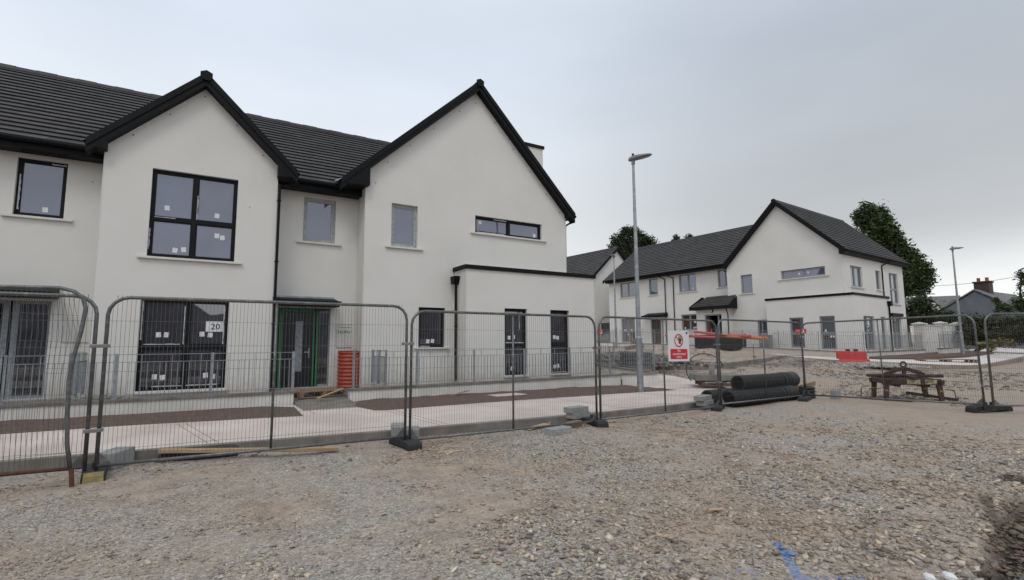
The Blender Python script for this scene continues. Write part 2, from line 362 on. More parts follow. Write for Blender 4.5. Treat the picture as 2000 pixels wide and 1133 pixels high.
# ------------------------------------------------------------------ terrain
def sstep(a, b, x):
    t = np.clip((np.asarray(x, float) - a) / (b - a), 0, 1); return t * t * (3 - 2 * t)
def G(x, y):
    x = np.asarray(x, float); y = np.asarray(y, float)
    e = np.minimum(np.maximum(x - 14, 0) * .028, .36)
    n = np.clip(y - 9.6, 0, 17) * .055 * sstep(11.5, 16, x)
    return e + n
def Gf(x, y): return float(G(x, y))
def seg_d(X, Y, pts):
    d = np.full(X.shape, 1e9)
    for (a, b) in zip(pts[:-1], pts[1:]):
        ax, ay = a; bx, by = b; vx, vy = bx - ax, by - ay; t = np.clip(((X - ax) * vx + (Y - ay) * vy) / (vx * vx + vy * vy + 1e-9), 0, 1)
        d = np.minimum(d, np.hypot(X - ax - t * vx, Y - ay - t * vy))
    return d
def vnoise(X, Y, s, seed=0):
    r = np.random.default_rng(seed); g = r.random((128, 128)); x = X * s; y = Y * s
    xi = np.floor(x).astype(int); yi = np.floor(y).astype(int); fx = x - xi; fy = y - yi; fx = fx * fx * (3 - 2 * fx); fy = fy * fy * (3 - 2 * fy)
    a = g[xi % 128, yi % 128]; b = g[(xi + 1) % 128, yi % 128]; c = g[xi % 128, (yi + 1) % 128]; d = g[(xi + 1) % 128, (yi + 1) % 128]
    return a * (1 - fx) * (1 - fy) + b * fx * (1 - fy) + c * (1 - fx) * fy + d * fx * fy
BLUE1 = [(3.66, 2.33), (3.46, 2.13), (3.36, 2.05), (3.27, 1.96)]
BLUE2 = [(3.27, 1.96), (3.38, 1.84), (3.6, 1.7)]
BLUE3 = [(3.02, 2.22), (3.12, 2.14)]
TR_IN = [(8.2, 2.1), (7.3, 1.98), (6.6, 2.1), (6.0, 1.78), (5.35, 1.62), (4.72, 1.50), (4.28, 1.36), (3.9, 0.9), (3.9, 0)]
def trench(X, Y):   # 0 outside .. 1 inside the excavated hollow on the right
    # boundary as function of X: inside when Y < yb(X)
    xs = np.array([3.6, 3.95, 4.2, 4.5, 4.8, 5.2, 5.7, 6.3, 7.0, 8.0, 9.5]); ys = np.array([-.5, 1.15, 1.46, 1.54, 1.62, 1.72, 1.84, 1.90, 1.82, 1.6, 1.0])
    yb = np.interp(X, xs, ys) + .10 * (vnoise(X, Y, 3.1, 3) - .5) + .07 * (vnoise(X, Y, 9, 4) - .5)
    t = sstep(0, .22, yb - Y)
    strip = 1 - sstep(.02, .12, seg_d(X, Y, [(5.7, 1.66), (6.1, 1.87), (6.5, 2.02)]) + .05 * vnoise(X, Y, 8, 5))
    spot = 1 - sstep(.08, .22, seg_d(X, Y, [(7.35, 2.02), (7.75, 2.0)]) + .06 * vnoise(X, Y, 7, 6))
    return t, np.maximum(strip * .7, spot * .8)
def ground_height(X, Y):
    z = G(X, Y); d = np.hypot(X, Y)
    z = z + .035 * (vnoise(X, Y, .45, 1) - .5) + .018 * (vnoise(X, Y, 1.9, 2) - .5) + .010 * (vnoise(X, Y, 6, 8) - .5)
    t, s = trench(X, Y); z = z - .13 * t - .05 * s + .07 * t * (vnoise(X, Y, 5, 61) - .5) + .04 * t * (vnoise(X, Y, 14, 62) - .5)
    z = z + 0
    # spoil mounds between the fence and the far footpath
    for (mx, my, rx, ry, h) in ((19, 12.6, 3.2, 1.1, .22), (23.2, 16.5, 2.2, 3.2, .35), (22.5, 21, 2.2, 3.0, .30), (17, 18.5, 2.6, 2.2, .35)):
        z = z + h * np.exp(-((X - mx) / rx) ** 2 - ((Y - my) / ry) ** 2) * (.6 + .8 * vnoise(X, Y, 1.3, 11))
    return z
def gridmesh(name, xs, ys, m):
    X, Y = np.meshgrid(xs, ys); Z = ground_height(X, Y); nx, ny = len(xs), len(ys)
    me = bpy.data.meshes.new(name); V = np.stack([X, Y, Z], -1).reshape(-1, 3)
    i = np.arange(nx * ny).reshape(ny, nx); F = np.stack([i[:-1, :-1], i[:-1, 1:], i[1:, 1:], i[1:, :-1]], -1).reshape(-1, 4)
    me.vertices.add(len(V)); me.vertices.foreach_set('co', V.ravel()); me.loops.add(F.size); me.loops.foreach_set('vertex_index', F.ravel())
    me.polygons.add(len(F)); me.polygons.foreach_set('loop_start', np.arange(len(F)) * 4); me.update(); me.validate()
    t, s = trench(X, Y); dark = np.maximum(t, s)  # painted shade and dark earth of the hollow
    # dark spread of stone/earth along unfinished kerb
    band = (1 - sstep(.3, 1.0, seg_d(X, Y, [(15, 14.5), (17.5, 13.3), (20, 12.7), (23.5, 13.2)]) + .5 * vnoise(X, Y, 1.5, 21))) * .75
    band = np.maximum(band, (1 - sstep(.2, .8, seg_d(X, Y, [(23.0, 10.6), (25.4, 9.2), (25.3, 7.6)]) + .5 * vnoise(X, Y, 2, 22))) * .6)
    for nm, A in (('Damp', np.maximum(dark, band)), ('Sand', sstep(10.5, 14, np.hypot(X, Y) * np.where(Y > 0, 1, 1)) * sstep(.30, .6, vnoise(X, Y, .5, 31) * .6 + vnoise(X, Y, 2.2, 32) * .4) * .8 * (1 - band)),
                  ('Paint', np.maximum(np.maximum(1 - sstep(.02, .06, seg_d(X, Y, BLUE1) + .03 * vnoise(X, Y, 20, 40)), 1 - sstep(.015, .045, seg_d(X, Y, BLUE2) + .03 * vnoise(X, Y, 20, 41))), .5 * (1 - sstep(.0, .04, seg_d(X, Y, BLUE3)))))):
        at = me.attributes.new(nm, 'FLOAT', 'POINT'); at.data.foreach_set('value', (A * (.55 if nm == 'Paint' else 1)).ravel().astype(np.float32))
    me.polygons.foreach_set('use_smooth', np.ones(len(F), bool)); me.materials.append(m)
    ob = bpy.data.objects.new(name, me); COL.objects.link(ob); return tag(ob, kind='structure')
xs = np.concatenate([np.linspace(-1200, -60, 12)[:-1], np.linspace(-60, -12, 25)[:-1], np.linspace(-12, -3, 61)[:-1], np.linspace(-3, 10, 325)[:-1], np.linspace(10, 32, 160)[:-1], np.linspace(32, 80, 49)[:-1], np.linspace(80, 1500, 16)])
ys = np.concatenate([np.linspace(-1200, -60, 12)[:-1], np.linspace(-60, -6, 28)[:-1], np.linspace(-6, 0, 31)[:-1], np.linspace(0, 9, 225)[:-1], np.linspace(9, 28, 120)[:-1], np.linspace(28, 80, 53)[:-1], np.linspace(80, 1500, 16)])
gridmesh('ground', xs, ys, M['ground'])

# loose stones lying on the near ground
def stones():
    n = 300000
    r = np.sqrt(rng.random(n) * (13 ** 2 - 2.5 ** 2) + 2.5 ** 2); 
    keep = rng.random(n) < (1 - sstep(9, 13, r)) * np.clip(1.35 - r / 10.0, .16, 1); r = r[keep]; n = len(r)
    a = rad(6) + rng.random(n) * rad(106); X = r * np.cos(a); Y = r * np.sin(a)
    dens = vnoise(X, Y, .9, 50) * .6 + vnoise(X, Y, 3, 51) * .4
    coarse = np.clip(.35 + .09 * (X - 1) + .35 * (vnoise(X, Y, .5, 52) - .5) + np.where(r < 5, .25, 0) + np.where((Y > 6.3) & (X < 3), .4, 0), 0, 1)
    keep = (rng.random(n) < sstep(.30, .66, dens) * .9 + .2 * coarse * sstep(1.5, 4, X) + .04) & (Y < 7.95)
    X, Y, r, coarse = X[keep], Y[keep], r[keep], coarse[keep]; n = len(X)
    size = (.0045 + .0060 * rng.random(n) + .013 * rng.random(n) ** 6 * (1 + coarse)) * (.58 + .55 * coarse) * np.where(r > 8, .9, 1)
    t, s0 = trench(X, Y); kk = rng.random(n) > .25 * t; size = size * (1 + .35 * t); X, Y, r, coarse, size, t = X[kk], Y[kk], r[kk], coarse[kk], size[kk], t[kk]; s0 = s0[kk]; n = len(X); Z = ground_height(X, Y)
    # squashed irregular octa-boxes: 8 corners
    base = np.array([(-1, -1, -1), (1, -1, -1), (1, 1, -1), (-1, 1, -1), (-1, -1, 1), (1, -1, 1), (1, 1, 1), (-1, 1, 1)], float)
    P = base[None] * (1 - .55 * rng.random((n, 8, 3)))
    P *= np.stack([np.ones(n), .5 + .5 * rng.random(n), .16 + .28 * rng.random(n)], -1)[:, None]
    P *= size[:, None, None]
    # tilt + yaw
    ya = rng.random(n) * 2 * np.pi; ti = rng.normal(0, .28, n); t2 = rng.normal(0, .28, n)
    c, s_ = np.cos(ti)[:, None], np.sin(ti)[:, None]; P = np.stack([P[..., 0], P[..., 1] * c - P[..., 2] * s_, P[..., 1] * s_ + P[..., 2] * c], -1)
    c, s_ = np.cos(t2)[:, None], np.sin(t2)[:, None]; P = np.stack([P[..., 0] * c + P[..., 2] * s_, P[..., 1], -P[..., 0] * s_ + P[..., 2] * c], -1)
    c, s_ = np.cos(ya)[:, None], np.sin(ya)[:, None]; P = np.stack([P[..., 0] * c - P[..., 1] * s_, P[..., 0] * s_ + P[..., 1] * c, P[..., 2]], -1)
    P += np.stack([X, Y, Z + size * .25], -1)[:, None]
    F0 = np.array([(0, 3, 2, 1), (4, 5, 6, 7), (0, 1, 5, 4), (1, 2, 6, 5), (2, 3, 7, 6), (3, 0, 4, 7)])
    F = (F0[None] + (np.arange(n) * 8)[:, None, None]).reshape(-1, 4)
    me = bpy.data.meshes.new('loose_stones'); me.vertices.add(n * 8); me.vertices.foreach_set('co', P.ravel())
    me.loops.add(F.size); me.loops.foreach_set('vertex_index', F.ravel()); me.polygons.add(len(F)); me.polygons.foreach_set('loop_start', np.arange(len(F)) * 4); me.update()
    pal = np.array([(.14, .135, .13), (.27, .26, .24), (.38, .36, .33), (.48, .45, .40), (.58, .54, .47), (.62, .54, .42), (.42, .31, .23), (.74, .69, .60)])
    idx = rng.choice(8, n, p=[.10, .19, .24, .19, .12, .07, .06, .03]); Cc = pal[idx] * np.array((.93, .875, .815)) * (.86 + .3 * rng.random((n, 1)))
    pd = np.minimum(seg_d(X, Y, BLUE1), seg_d(X, Y, BLUE2) + .015); pm = (pd < .02 + .035 * rng.random(n)) & (rng.random(n) < .7)
    pm |= (seg_d(X, Y, BLUE3) < .02); pm |= (np.hypot(X - 3.2, Y - 1.95) < .45) & (rng.random(n) < .03)
    Cc[pm] = np.array((.07, .23, .55)) * (.8 + .4 * rng.random((pm.sum(), 1)))
    dk = (np.maximum(t, s0) > .3); Cc[dk] = Cc[dk] * .10 + .006  # stones in the hollow darkened to match its painted shade
    C4 = np.concatenate([np.repeat(Cc, 8, 0), np.ones((n * 8, 1))], 1).astype(np.float32)
    at = me.color_attributes.new('Col', 'FLOAT_COLOR', 'POINT'); at.data.foreach_set('color', C4.ravel())
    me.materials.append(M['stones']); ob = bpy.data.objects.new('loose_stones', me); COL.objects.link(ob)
    tag(ob, 'loose grey and tan crushed stone scattered over the near ground', 'gravel', kind='stuff')
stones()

def drape(name, poly_rows, dz, m, thick=.15, extra=0):
    """ribbon surface: rows of equal-length point lists; z from terrain + dz"""
    mb = MB(); R, Cn = len(poly_rows), len(poly_rows[0]); V = []
    for row in poly_rows:
        for p in row:
            z = Gf(p[0], p[1]) + dz if len(p) == 2 else p[2]
            V.append((p[0], p[1], z))
    n = len(V); V += [(x, y, z - thick) for x, y, z in V]; F = []
    for i in range(R - 1):
        for j in range(Cn - 1): F.append((i * Cn + j, i * Cn + j + 1, (i + 1) * Cn + j + 1, (i + 1) * Cn + j))
    ring = [j for j in range(Cn)] + [i * Cn + Cn - 1 for i in range(1, R)] + [(R - 1) * Cn + j for j in range(Cn - 2, -1, -1)] + [i * Cn for i in range(R - 2, 0, -1)]
    for a, b in zip(ring, ring[1:] + ring[:1]): F.append((a, n + a, n + b, b))
    mb.add(V, F); return struct(name, mb, m)
def lerp_rows(a, b, k):
    return [[tuple(a[j][q] + (b[j][q] - a[j][q]) * i / k for q in range(len(a[j]))) for j in range(len(a))] for i in range(k + 1)]
def dens(pts, step):
    o = []
    for a, b in zip(pts[:-1], pts[1:]):
        n = max(1, int(math.hypot(b[0] - a[0], b[1] - a[1]) / step))
        for i in range(n): o.append(tuple(a[q] + (b[q] - a[q]) * i / n for q in range(len(a))))
    o.append(pts[-1]); return o
# --- near footpath (concrete) and kerb
def resample(pts, n):
    d = [0]
    for a, b in zip(pts[:-1], pts[1:]): d.append(d[-1] + math.hypot(b[0] - a[0], b[1] - a[1]))
    return [tuple(float(np.interp(t, d, [p[q] for p in pts])) for q in range(2)) for t in np.linspace(0, d[-1], n)]
front = [(-12, 8.75), (-6, 8.5), (-2, 8.36), (0, 8.2), (3, 7.93), (6, 7.78), (9, 7.86), (10.6, 8.15), (11.8, 8.75), (13.0, 9.6), (14.0, 11), (14.6, 13), (14.7, 16), (14.6, 22)]
back = [(-12, 12.5), (-6, 12.5), (-2, 12.5), (0, 12.5), (3, 12.5), (6, 12.5), (9, 12.5), (11.3, 12.45), (11.8, 12.1), (12.6, 11.95), (13.1, 12.3), (13.05, 14), (12.9, 17), (12.8, 22)]
fr = resample(front, 60); bk = resample(back, 60)
PZ = .13
drape('near_footpath', lerp_rows(fr, bk, 10), PZ, M['pave'], .3)
def offs(pts, d):
    o = []
    for i, p in enumerate(pts):
        a = pts[max(i - 1, 0)]; b = pts[min(i + 1, len(pts) - 1)]; tx, ty = b[0] - a[0], b[1] - a[1]; l = math.hypot(tx, ty); o.append((p[0] + ty / l * d, p[1] - tx / l * d))
    return o
drape('near_kerb', lerp_rows(offs(fr, .13), offs(fr, -.003), 1), PZ + .004, M['kerb'], .4)
# expansion joints in the footpath
jb = MB()
for (x0, y0, x1, y1) in ((.1, 8.25, -.35, 10.6), (.22, 8.25, -.22, 10.6), (3.4, 8.0, 3.2, 10.3), (3.55, 8.0, 3.36, 10.3), (7.5, 7.85, 7.4, 10.4), (10.8, 8.4, 9.9, 10.2), (1.9, 10.6, 1.85, 12.5)):
    jb.hexa([(x0, y0, PZ - .02), (x0 + .014, y0, PZ - .02), (x1 + .014, y1, PZ - .02), (x1, y1, PZ - .02), (x0, y0, PZ + .0035), (x0 + .014, y0, PZ + .0035), (x1 + .014, y1, PZ + .0035), (x1, y1, PZ + .0035)])
struct('footpath_joints', jb, mat('joint', lin(.30, .26, .23), lin(.42, .38, .34), .9, 4))
# soil verges
def soil(name, outer, inner, dz=.015):
    k = 40; a = resample(outer, k); b = resample(inner, k); rows = lerp_rows(a, b, 8); R = []
    for i, row in enumerate(rows):
        rr = []
        for j, p in enumerate(row):
            e = 1.0 if 0 < i < 8 and 0 < j < k - 1 else 0.0
            x = p[0]; y = p[1] + (0 if e else .03 * (random.random() - .5))
            rr.append((x, y, Gf(x, y) + PZ + .006 + e * (.02 + .03 * random.random())))
        R.append(rr)
    drape(name, R, 0, M['soil'], .08)
soil('soil_verge', [(-12, 10.9), (-2.6, 10.86), (-.9, 10.83), (.6, 10.6), (1.66, 10.44)], [(-12, 12.56), (-2, 12.56), (.5, 12.56), (1.3, 12.3), (1.72, 12.0)])
soil('soil_verge', [(2.86, 11.45), (3.05, 10.4), (6.3, 10.5), (9.5, 10.35), (11.6, 10.2)], [(3.0, 12.3), (4, 12.56), (7, 12.56), (10, 12.5), (11.5, 12.3)])

# --- far footpath along the right-hand house
U = Vector((0.07550084, -0.99714574, 0)); V_ = Vector((0.99714574, 0.07550084, 0)); PHI = rad(-85.67)
def zf(y): return float(np.interp(y, [-5, 5, 8.3, 11.9, 13.4, 17.8, 21.8, 30, 45], [.3, .40, .5, .60, .63, .88, 1.05, 1.28, 1.45]))
k1 = [(25.6, 45), (25.7, 36), (25.8, 30), (25.9, 25), (26, 21.8), (26, 17.8), (26, 13.4), (26, 11.9), (26.0, 10), (26.05, 9.2), (26.2, 8.7), (26.6, 8.4), (27.2, 8.3), (28.2, 8.4), (32, 8.9), (38, 9.8), (45, 11), (60, 14)]
k2 = [(30, 45), (30.6, 36), (28.6, 30), (28.4, 25), (28.3, 21.8), (28.3, 17.8), (28.3, 13.4), (28.3, 12.9), (28.4, 12.6), (28.5, 12.4), (28.6, 12.3), (28.8, 12.3), (29, 12.3), (29.5, 12.4), (33, 12.6), (39, 13.2), (46, 15), (61, 17)]
def far_rows(k1, k2, n, dz=0):
    a = resample(k1, 70); b = resample(k2, 70); rows = lerp_rows(a, b, n)
    return [[(p[0], p[1], zf(p[1]) + .05 * min(1, i / n) + (.0 if p[0] < 30 else (p[0] - 30) * .004) + dz) for p in row] for i, row in enumerate(rows)]
M['pave_far'] = mat('far_path_concrete', lin(.60, .54, .49), lin(.70, .645, .60), .9, .7, 8, bump=.2, world=True)
drape('far_footpath', far_rows(k1, k2, 6), 0, M['pave_far'], .5)
a = resample(k1, 70); o1 = offs(a, .14); o2 = offs(a, -.01)
if o1[30][0] > a[30][0]: o1 = offs(a, -.14); o2 = offs(a, .01)
drape('far_kerb', [[(p[0], p[1], zf(q[1]) + .004 + (.0 if q[0] < 30 else (q[0] - 30) * .004)) for p, q in zip(o1, a)], [(p[0], p[1], zf(q[1]) + .004 + (.0 if q[0] < 30 else (q[0] - 30) * .004)) for p, q in zip(o2, a)]], 0, M['kerb_far'], .4)
# far soil beds
def soil3(name, rows): drape(name, rows, 0, M['soil'], .1)
soil3('soil_bed', [[(27.75, 12.0, .70), (29.5, 11.2, .70), (32, 11.0, .72), (35, 11.0, .73), (38, 11.4, .75), (44, 12.4, .78)], [(27.9, 12.5, .76), (29.5, 12.6, .78), (32, 12.9, .80), (35, 13.1, .82), (38, 13.4, .84), (44, 14.6, .9)]])

# --- unfinished kerb lines in the site road, concrete edging
def kerb_run(pts, name='site_kerb', h=.14, w=.13, base=-.06):
    mb = MB(); pts = dens(pts, .9)
    for a, b in zip(pts[:-1], pts[1:]):
        dx, dy = b[0] - a[0], b[1] - a[1]; l = math.hypot(dx, dy); nx, ny = -dy / l * w / 2, dx / l * w / 2; g = .004 / l
        A = (a[0] + dx * g, a[1] + dy * g); B = (b[0] - dx * g, b[1] - dy * g)
        za, zb = a[2], b[2]
        mb.hexa([(A[0] - nx, A[1] - ny, za - .3), (B[0] - nx, B[1] - ny, zb - .3), (B[0] + nx, B[1] + ny, zb - .3), (A[0] + nx, A[1] + ny, za - .3),
                 (A[0] - nx, A[1] - ny, za), (B[0] - nx, B[1] - ny, zb), (B[0] + nx, B[1] + ny, zb), (A[0] + nx, A[1] + ny, za)])
    return struct(name, mb, M['kerb'])
def gz(x, y, dz): return (x, y, float(ground_height(np.array([x]), np.array([y]))[0]) + dz)
kerb_run([gz(14.9, 17.5, .16), gz(15.6, 15.6, .16), gz(17.0, 14.2, .16), gz(18.1, 13.6, .14)])
kerb_run([gz(18.15, 13.55, .18), gz(19.5, 13.6, .22), gz(21.5, 13.9, .18), gz(23.5, 14.3, .12), gz(25.8, 14.6, .05)])

# ------------------------------------------------------------------ building helpers
class House:
    """frame: u to the right along the facade, v into the building, z up. phi = world angle of u."""
    def __init__(s, name, phi, base, label, cat, group=None):
        s.phi = phi; s.base = Vector(base); w = Matrix.Rotation(phi, 3, 'Z') @ s.base
        s.root = empty(name, w, phi, label, cat, group)
    def part(s, name, mb, m, parent=None, smooth=False, bevel=0, label=None):
        o = mb.build(name, m, parent or s.root, s.base if True else (0, 0, 0), smooth, bevel)
        if label: o['label'] = label
        return o
def frameT(kind, plane):
    """local facade coordinates (a, n, z): a along facade, n outwards"""
    if kind == 'front': return Matrix(((1, 0, 0, 0), (0, -1, 0, plane), (0, 0, 1, 0), (0, 0, 0, 1)))
    if kind == 'side': return Matrix(((0, 1, 0, plane), (1, 0, 0, 0), (0, 0, 1, 0), (0, 0, 0, 1)))
    if kind == 'left': return Matrix(((0, -1, 0, plane), (1, 0, 0, 0), (0, 0, 1, 0), (0, 0, 0, 1)))
def wall(mb, T, a0, a1, z0, z1, holes=(), peak=None, rev=.13):
    mb.T = T
    zf_ = z0 if not callable(z0) else None
    xs = sorted({a0, a1} | {h[0] for h in holes} | {h[1] for h in holes}); zs = sorted({z0, z1} | {h[2] for h in holes} | {h[3] for h in holes})
    for x0_, x1_ in zip(xs[:-1], xs[1:]):
        for y0_, y1_ in zip(zs[:-1], zs[1:]):
            cx, cz = (x0_ + x1_) / 2, (y0_ + y1_) / 2
            if any(h[0] < cx < h[1] and h[2] < cz < h[3] for h in holes): continue
            mb.add([(x0_, 0, y0_), (x1_, 0, y0_), (x1_, 0, y1_), (x0_, 0, y1_)], [(0, 1, 2, 3)])
    for h in holes:
        A, B, C_, D_ = h[:4]; r = -rev
        mb.add([(A, 0, C_), (B, 0, C_), (B, 0, D_), (A, 0, D_), (A, r, C_), (B, r, C_), (B, r, D_), (A, r, D_)], [(0, 4, 5, 1), (1, 5, 6, 2), (2, 6, 7, 3), (3, 7, 4, 0)])
    if peak:
        zl, zr = (peak[2], peak[3]) if len(peak) > 2 else (z1, z1)
        mb.add([(a0, 0, z1), (a1, 0, z1), (a1, 0, zr), (peak[0], 0, peak[1]), (a0, 0, zl)], [(0, 1, 2, 3, 4)] if zl > z1 else [(0, 1, 3)])
    mb.T = None
def window(H, T, a0, a1, z0, z1, mull=(), trans=(), fm='frame', gm='glass', sill=True, stickers=(), tape=(), rev=.09, fw=.06, handle=False, name='window', frame_tape=False):
    fr_ = MB(); fr_.T = T; n0, n1 = -rev - .07, -rev
    fr_.box(a0, a0 + fw, n0, n1, z0, z1); fr_.box(a1 - fw, a1, n0, n1, z0, z1)
    fr_.box(a0 + fw, a1 - fw, n0, n1, z1 - fw, z1); fr_.box(a0 + fw, a1 - fw, n0, n1, z0, z0 + fw)
    xs = [a0 + fw] + list(mull) + [a1 - fw]; zs = [z0 + fw] + list(trans) + [z1 - fw]
    for m_ in mull: fr_.box(m_ - .04, m_ + .04, n0, n1 + .006, z0 + fw, z1 - fw)
    for t_ in trans:
        pts = [a0 + fw] + [q for m_ in mull for q in (m_ - .04, m_ + .04)] + [a1 - fw]
        for i in range(0, len(pts), 2): fr_.box(pts[i], pts[i + 1], n0, n1 + .003, t_ - .04, t_ + .04)
    # opening sashes: inner slimmer ring
    W_ = H.part(name, fr_, M[fm], label=None)
    cells = []
    for i in range(len(xs) - 1):
        for j in range(len(zs) - 1):
            x0_ = xs[i] + (.04 if i else 0); x1_ = xs[i + 1] - (.04 if i < len(xs) - 2 else 0); y0_ = zs[j] + (.04 if j else 0); y1_ = zs[j + 1] - (.04 if j < len(zs) - 2 else 0)
            pn = MB(); pn.T = T; pn.add([(x0_, n1 - .035, y0_), (x1_, n1 - .035, y0_), (x1_, n1 - .035, y1_), (x0_, n1 - .035, y1_)], [(0, 1, 2, 3)]); H.part('pane', pn, M[gm], W_)
            sb = MB(); sb.T = T; q = .03
            sb.box(x0_, x1_, n1 - .034, n1 - .012, y1_ - q, y1_); sb.box(x0_, x1_, n1 - .034, n1 - .012, y0_, y0_ + q); sb.box(x0_, x0_ + q, n1 - .034, n1 - .012, y0_ + q, y1_ - q); sb.box(x1_ - q, x1_, n1 - .034, n1 - .012, y0_ + q, y1_ - q)
            H.part('sash', sb, M['tape'] if frame_tape else M[fm], W_); cells.append((x0_, x1_, y0_, y1_))
    for st in stickers:
        sa, sz = st[0], st[1]; w_ = st[2] if len(st) > 2 else .05
        sb = MB(); sb.T = T; rt = random.uniform(-.12, .12); c_, s_ = math.cos(rt), math.sin(rt)
        P = [(-w_, -w_ * 1.15), (w_, -w_ * 1.15), (w_, w_ * 1.15), (-w_, w_ * 1.15)]; P = [(x * c_ - z * s_ + sa, x * s_ + z * c_ + sz) for x, z in P]
        sb.add([(x, n1 - .030, z) for x, z in P] + [(x, n1 - .034, z) for x, z in P], [(0, 1, 2, 3), (4, 7, 6, 5), (0, 4, 5, 1), (1, 5, 6, 2), (2, 6, 7, 3), (3, 7, 4, 0)]); H.part('sticker', sb, M['sticker'], W_)
    for tp in tape:
        tb = MB(); tb.T = T; x0_, x1_, y0_, y1_ = tp
        # ragged strip of protective film
        nseg = 9; vert = (y1_ - y0_) > (x1_ - x0_); Vv = []
        for i in range(nseg + 1):
            t_ = i / nseg; j = random.uniform(.5, 1)
            if vert: Vv += [(x0_, n1 + .004, y0_ + (y1_ - y0_) * t_), (x0_ + (x1_ - x0_) * j, n1 + .004, y0_ + (y1_ - y0_) * t_)]
            else: Vv += [(x0_ + (x1_ - x0_) * t_, n1 + .004, y0_), (x0_ + (x1_ - x0_) * t_, n1 + .004, y0_ + (y1_ - y0_) * j)]
        tb.add(Vv, [(2 * i, 2 * i + 1, 2 * i + 3, 2 * i + 2) for i in range(nseg)]); H.part('protective_tape', tb, M['tape'], W_)
    if sill:
        sl = MB(); sl.T = T; e = .17 if isinstance(sill, bool) else sill
        sl.box(a0 - e, a1 + e, .002, .075, z0 - .055, z0 - .004); sl.box(a0 + .002, a1 - .002, -rev - .07, .002, z0 - .055, z0 - .004)
        H.part('sill', sl, M['sill'], W_, bevel=.004)
    return W_
def roof_slope(mb, uvs, e0, e1, r0, r1, gauge=.30, th=.032):
    """courses from eave (e0->e1) to ridge (r0->r1)"""
    e0, e1, r0, r1 = map(Vector, (e0, e1, r0, r1)); sl = (r0 - e0).length; n = max(2, round(sl / gauge)); al = (e1 - e0).normalized(); L_ = (e1 - e0).length
    nrm = al.cross((r0 - e0).normalized());
    if nrm.z < 0: nrm = -nrm
    for i in range(n):
        t0, t1 = i / n, (i + 1) / n
        a, b = e0.lerp(r0, t0), e1.lerp(r1, t0); c, d = e1.lerp(r1, t1), e0.lerp(r0, t1)
        la = (b - a).length; k = len(mb.v)
        lip = (a - d).normalized() * .035; lipb = (b - c).normalized() * .035; hi, lo = nrm * (th + .018), nrm * (th - .004)
        mb.add([a + hi + lip, b + hi + lipb, c + nrm * .006, d + nrm * .006, a + lo + lip, b + lo + lipb, a + lo, b + lo, a - nrm * .01, b - nrm * .01], [(0, 1, 2, 3), (4, 5, 1, 0), (6, 7, 5, 4), (8, 9, 7, 6)])
        v0 = i + .2
        uvs += [[(0, v0), (la, v0), (la, v0 + .6), (0, v0 + .6)]] + [[(0.1, v0), (0.1, v0), (0.1, v0), (0.1, v0)]] * 3
def strip_between(mb, p, q, w_up, w_dn, y0, y1):
    """board following line p->q in the (u,z) plane: from w_up above to w_dn below, between v=y0 and y1"""
    (x0_, z0_), (x1_, z1_) = p, q
    mb.prism([(x0_, z0_ - w_dn), (x1_, z1_ - w_dn), (x1_, z1_ + w_up), (x0_, z0_ + w_up)], 'y', y0, y1)
def gable_roof(H, name, xl, zl, xc, zc, xr, zr, y0, y1, yb=None, bar=True, back=False):
    mb = MB(); uvs = []
    ov = .0
    roof_slope(mb, uvs, (xl, y0, zl), (xl, y1, zl), (xc, y0, zc), (xc, y1, zc)); roof_slope(mb, uvs, (xr, y0, zr), (xr, y1, zr), (xc, y0, zc), (xc, y1, zc))
    mb.uv = uvs; R = H.part('roof', mb, M['tile'])
    rc = MB(); n = int((y1 - y0) / .45)
    for i in range(n):
        a = y0 + (y1 - y0) * i / n; b = y0 + (y1 - y0) * (i + 1) / n - .006; e = .012 * (i % 2 == 0)
        s = (zc - zl) / (xc - xl)
        rc.prism([(xc - .13, zc - .13 * s + .035), (xc - .07, zc + .06), (xc, zc + .09 + e * .5), (xc + .07, zc + .06), (xc + .13, zc - .13 * s + .035), (xc, zc - .05)], 'y', a, b)
    H.part('ridge_cap', rc, M['ridge'], R)
    if bar:
        bb = MB(); th = .18; k = math.hypot(xc - xl, zc - zl) / (xc - xl)
        kl = th * k; kr = th * math.hypot(xr - xc, zc - zr) / (xr - xc)
        for (p, q, kk) in (((xl, zl), (xc, zc), kl), ((xc, zc), (xr, zr), kr)):
            strip_between(bb, p, q, .05, kk, y0 - .028, y0)       # board
            strip_between(bb, p, q, .075, .10, y0 - .055, y0 - .030)    # verge trim
        H.part('bargeboard', bb, M['trim'], R)
        cap = MB(); cap.prism([(xc - .08, zc - .14), (xc - .13, zc - .05), (xc - .13, zc + .05), (xc, zc + .11), (xc + .13, zc + .05), (xc + .13, zc - .05), (xc + .08, zc - .14)], 'y', y0 - .085, y0 - .057); H.part('gable_cap', cap, M['trim'], R)
        so = MB()
        for (p, q, kk) in (((xl, zl), (xc, zc), kl), ((xc, zc), (xr, zr), kr)): strip_between(so, p, q, -.06, kk - .002 if kk > .07 else kk, y0 + .002, y0 + .245)
        H.part('soffit', so, M['trim'], R)
    return R
def box_end(H, R, pts, y0, y1):
    b = MB(); b.prism(pts, 'y', y0, y1); return H.part('box_end', b, M['trim'], R)
def gutter(mb, a0, a1, v, z, T=None):
    mb.T = T
    # ogee-like trough as u shaped profile extruded along a
    prof = [(v - .055, z), (v - .06, z - .045), (v - .04, z - .085), (v, z - .095), (v + .05, z - .095), (v + .05, z), (v + .04, z), (v + .04, z - .08), (v - .03, z - .075), (v - .045, z)]
    mb.prism(prof, 'x', a0, a1); mb.T = None
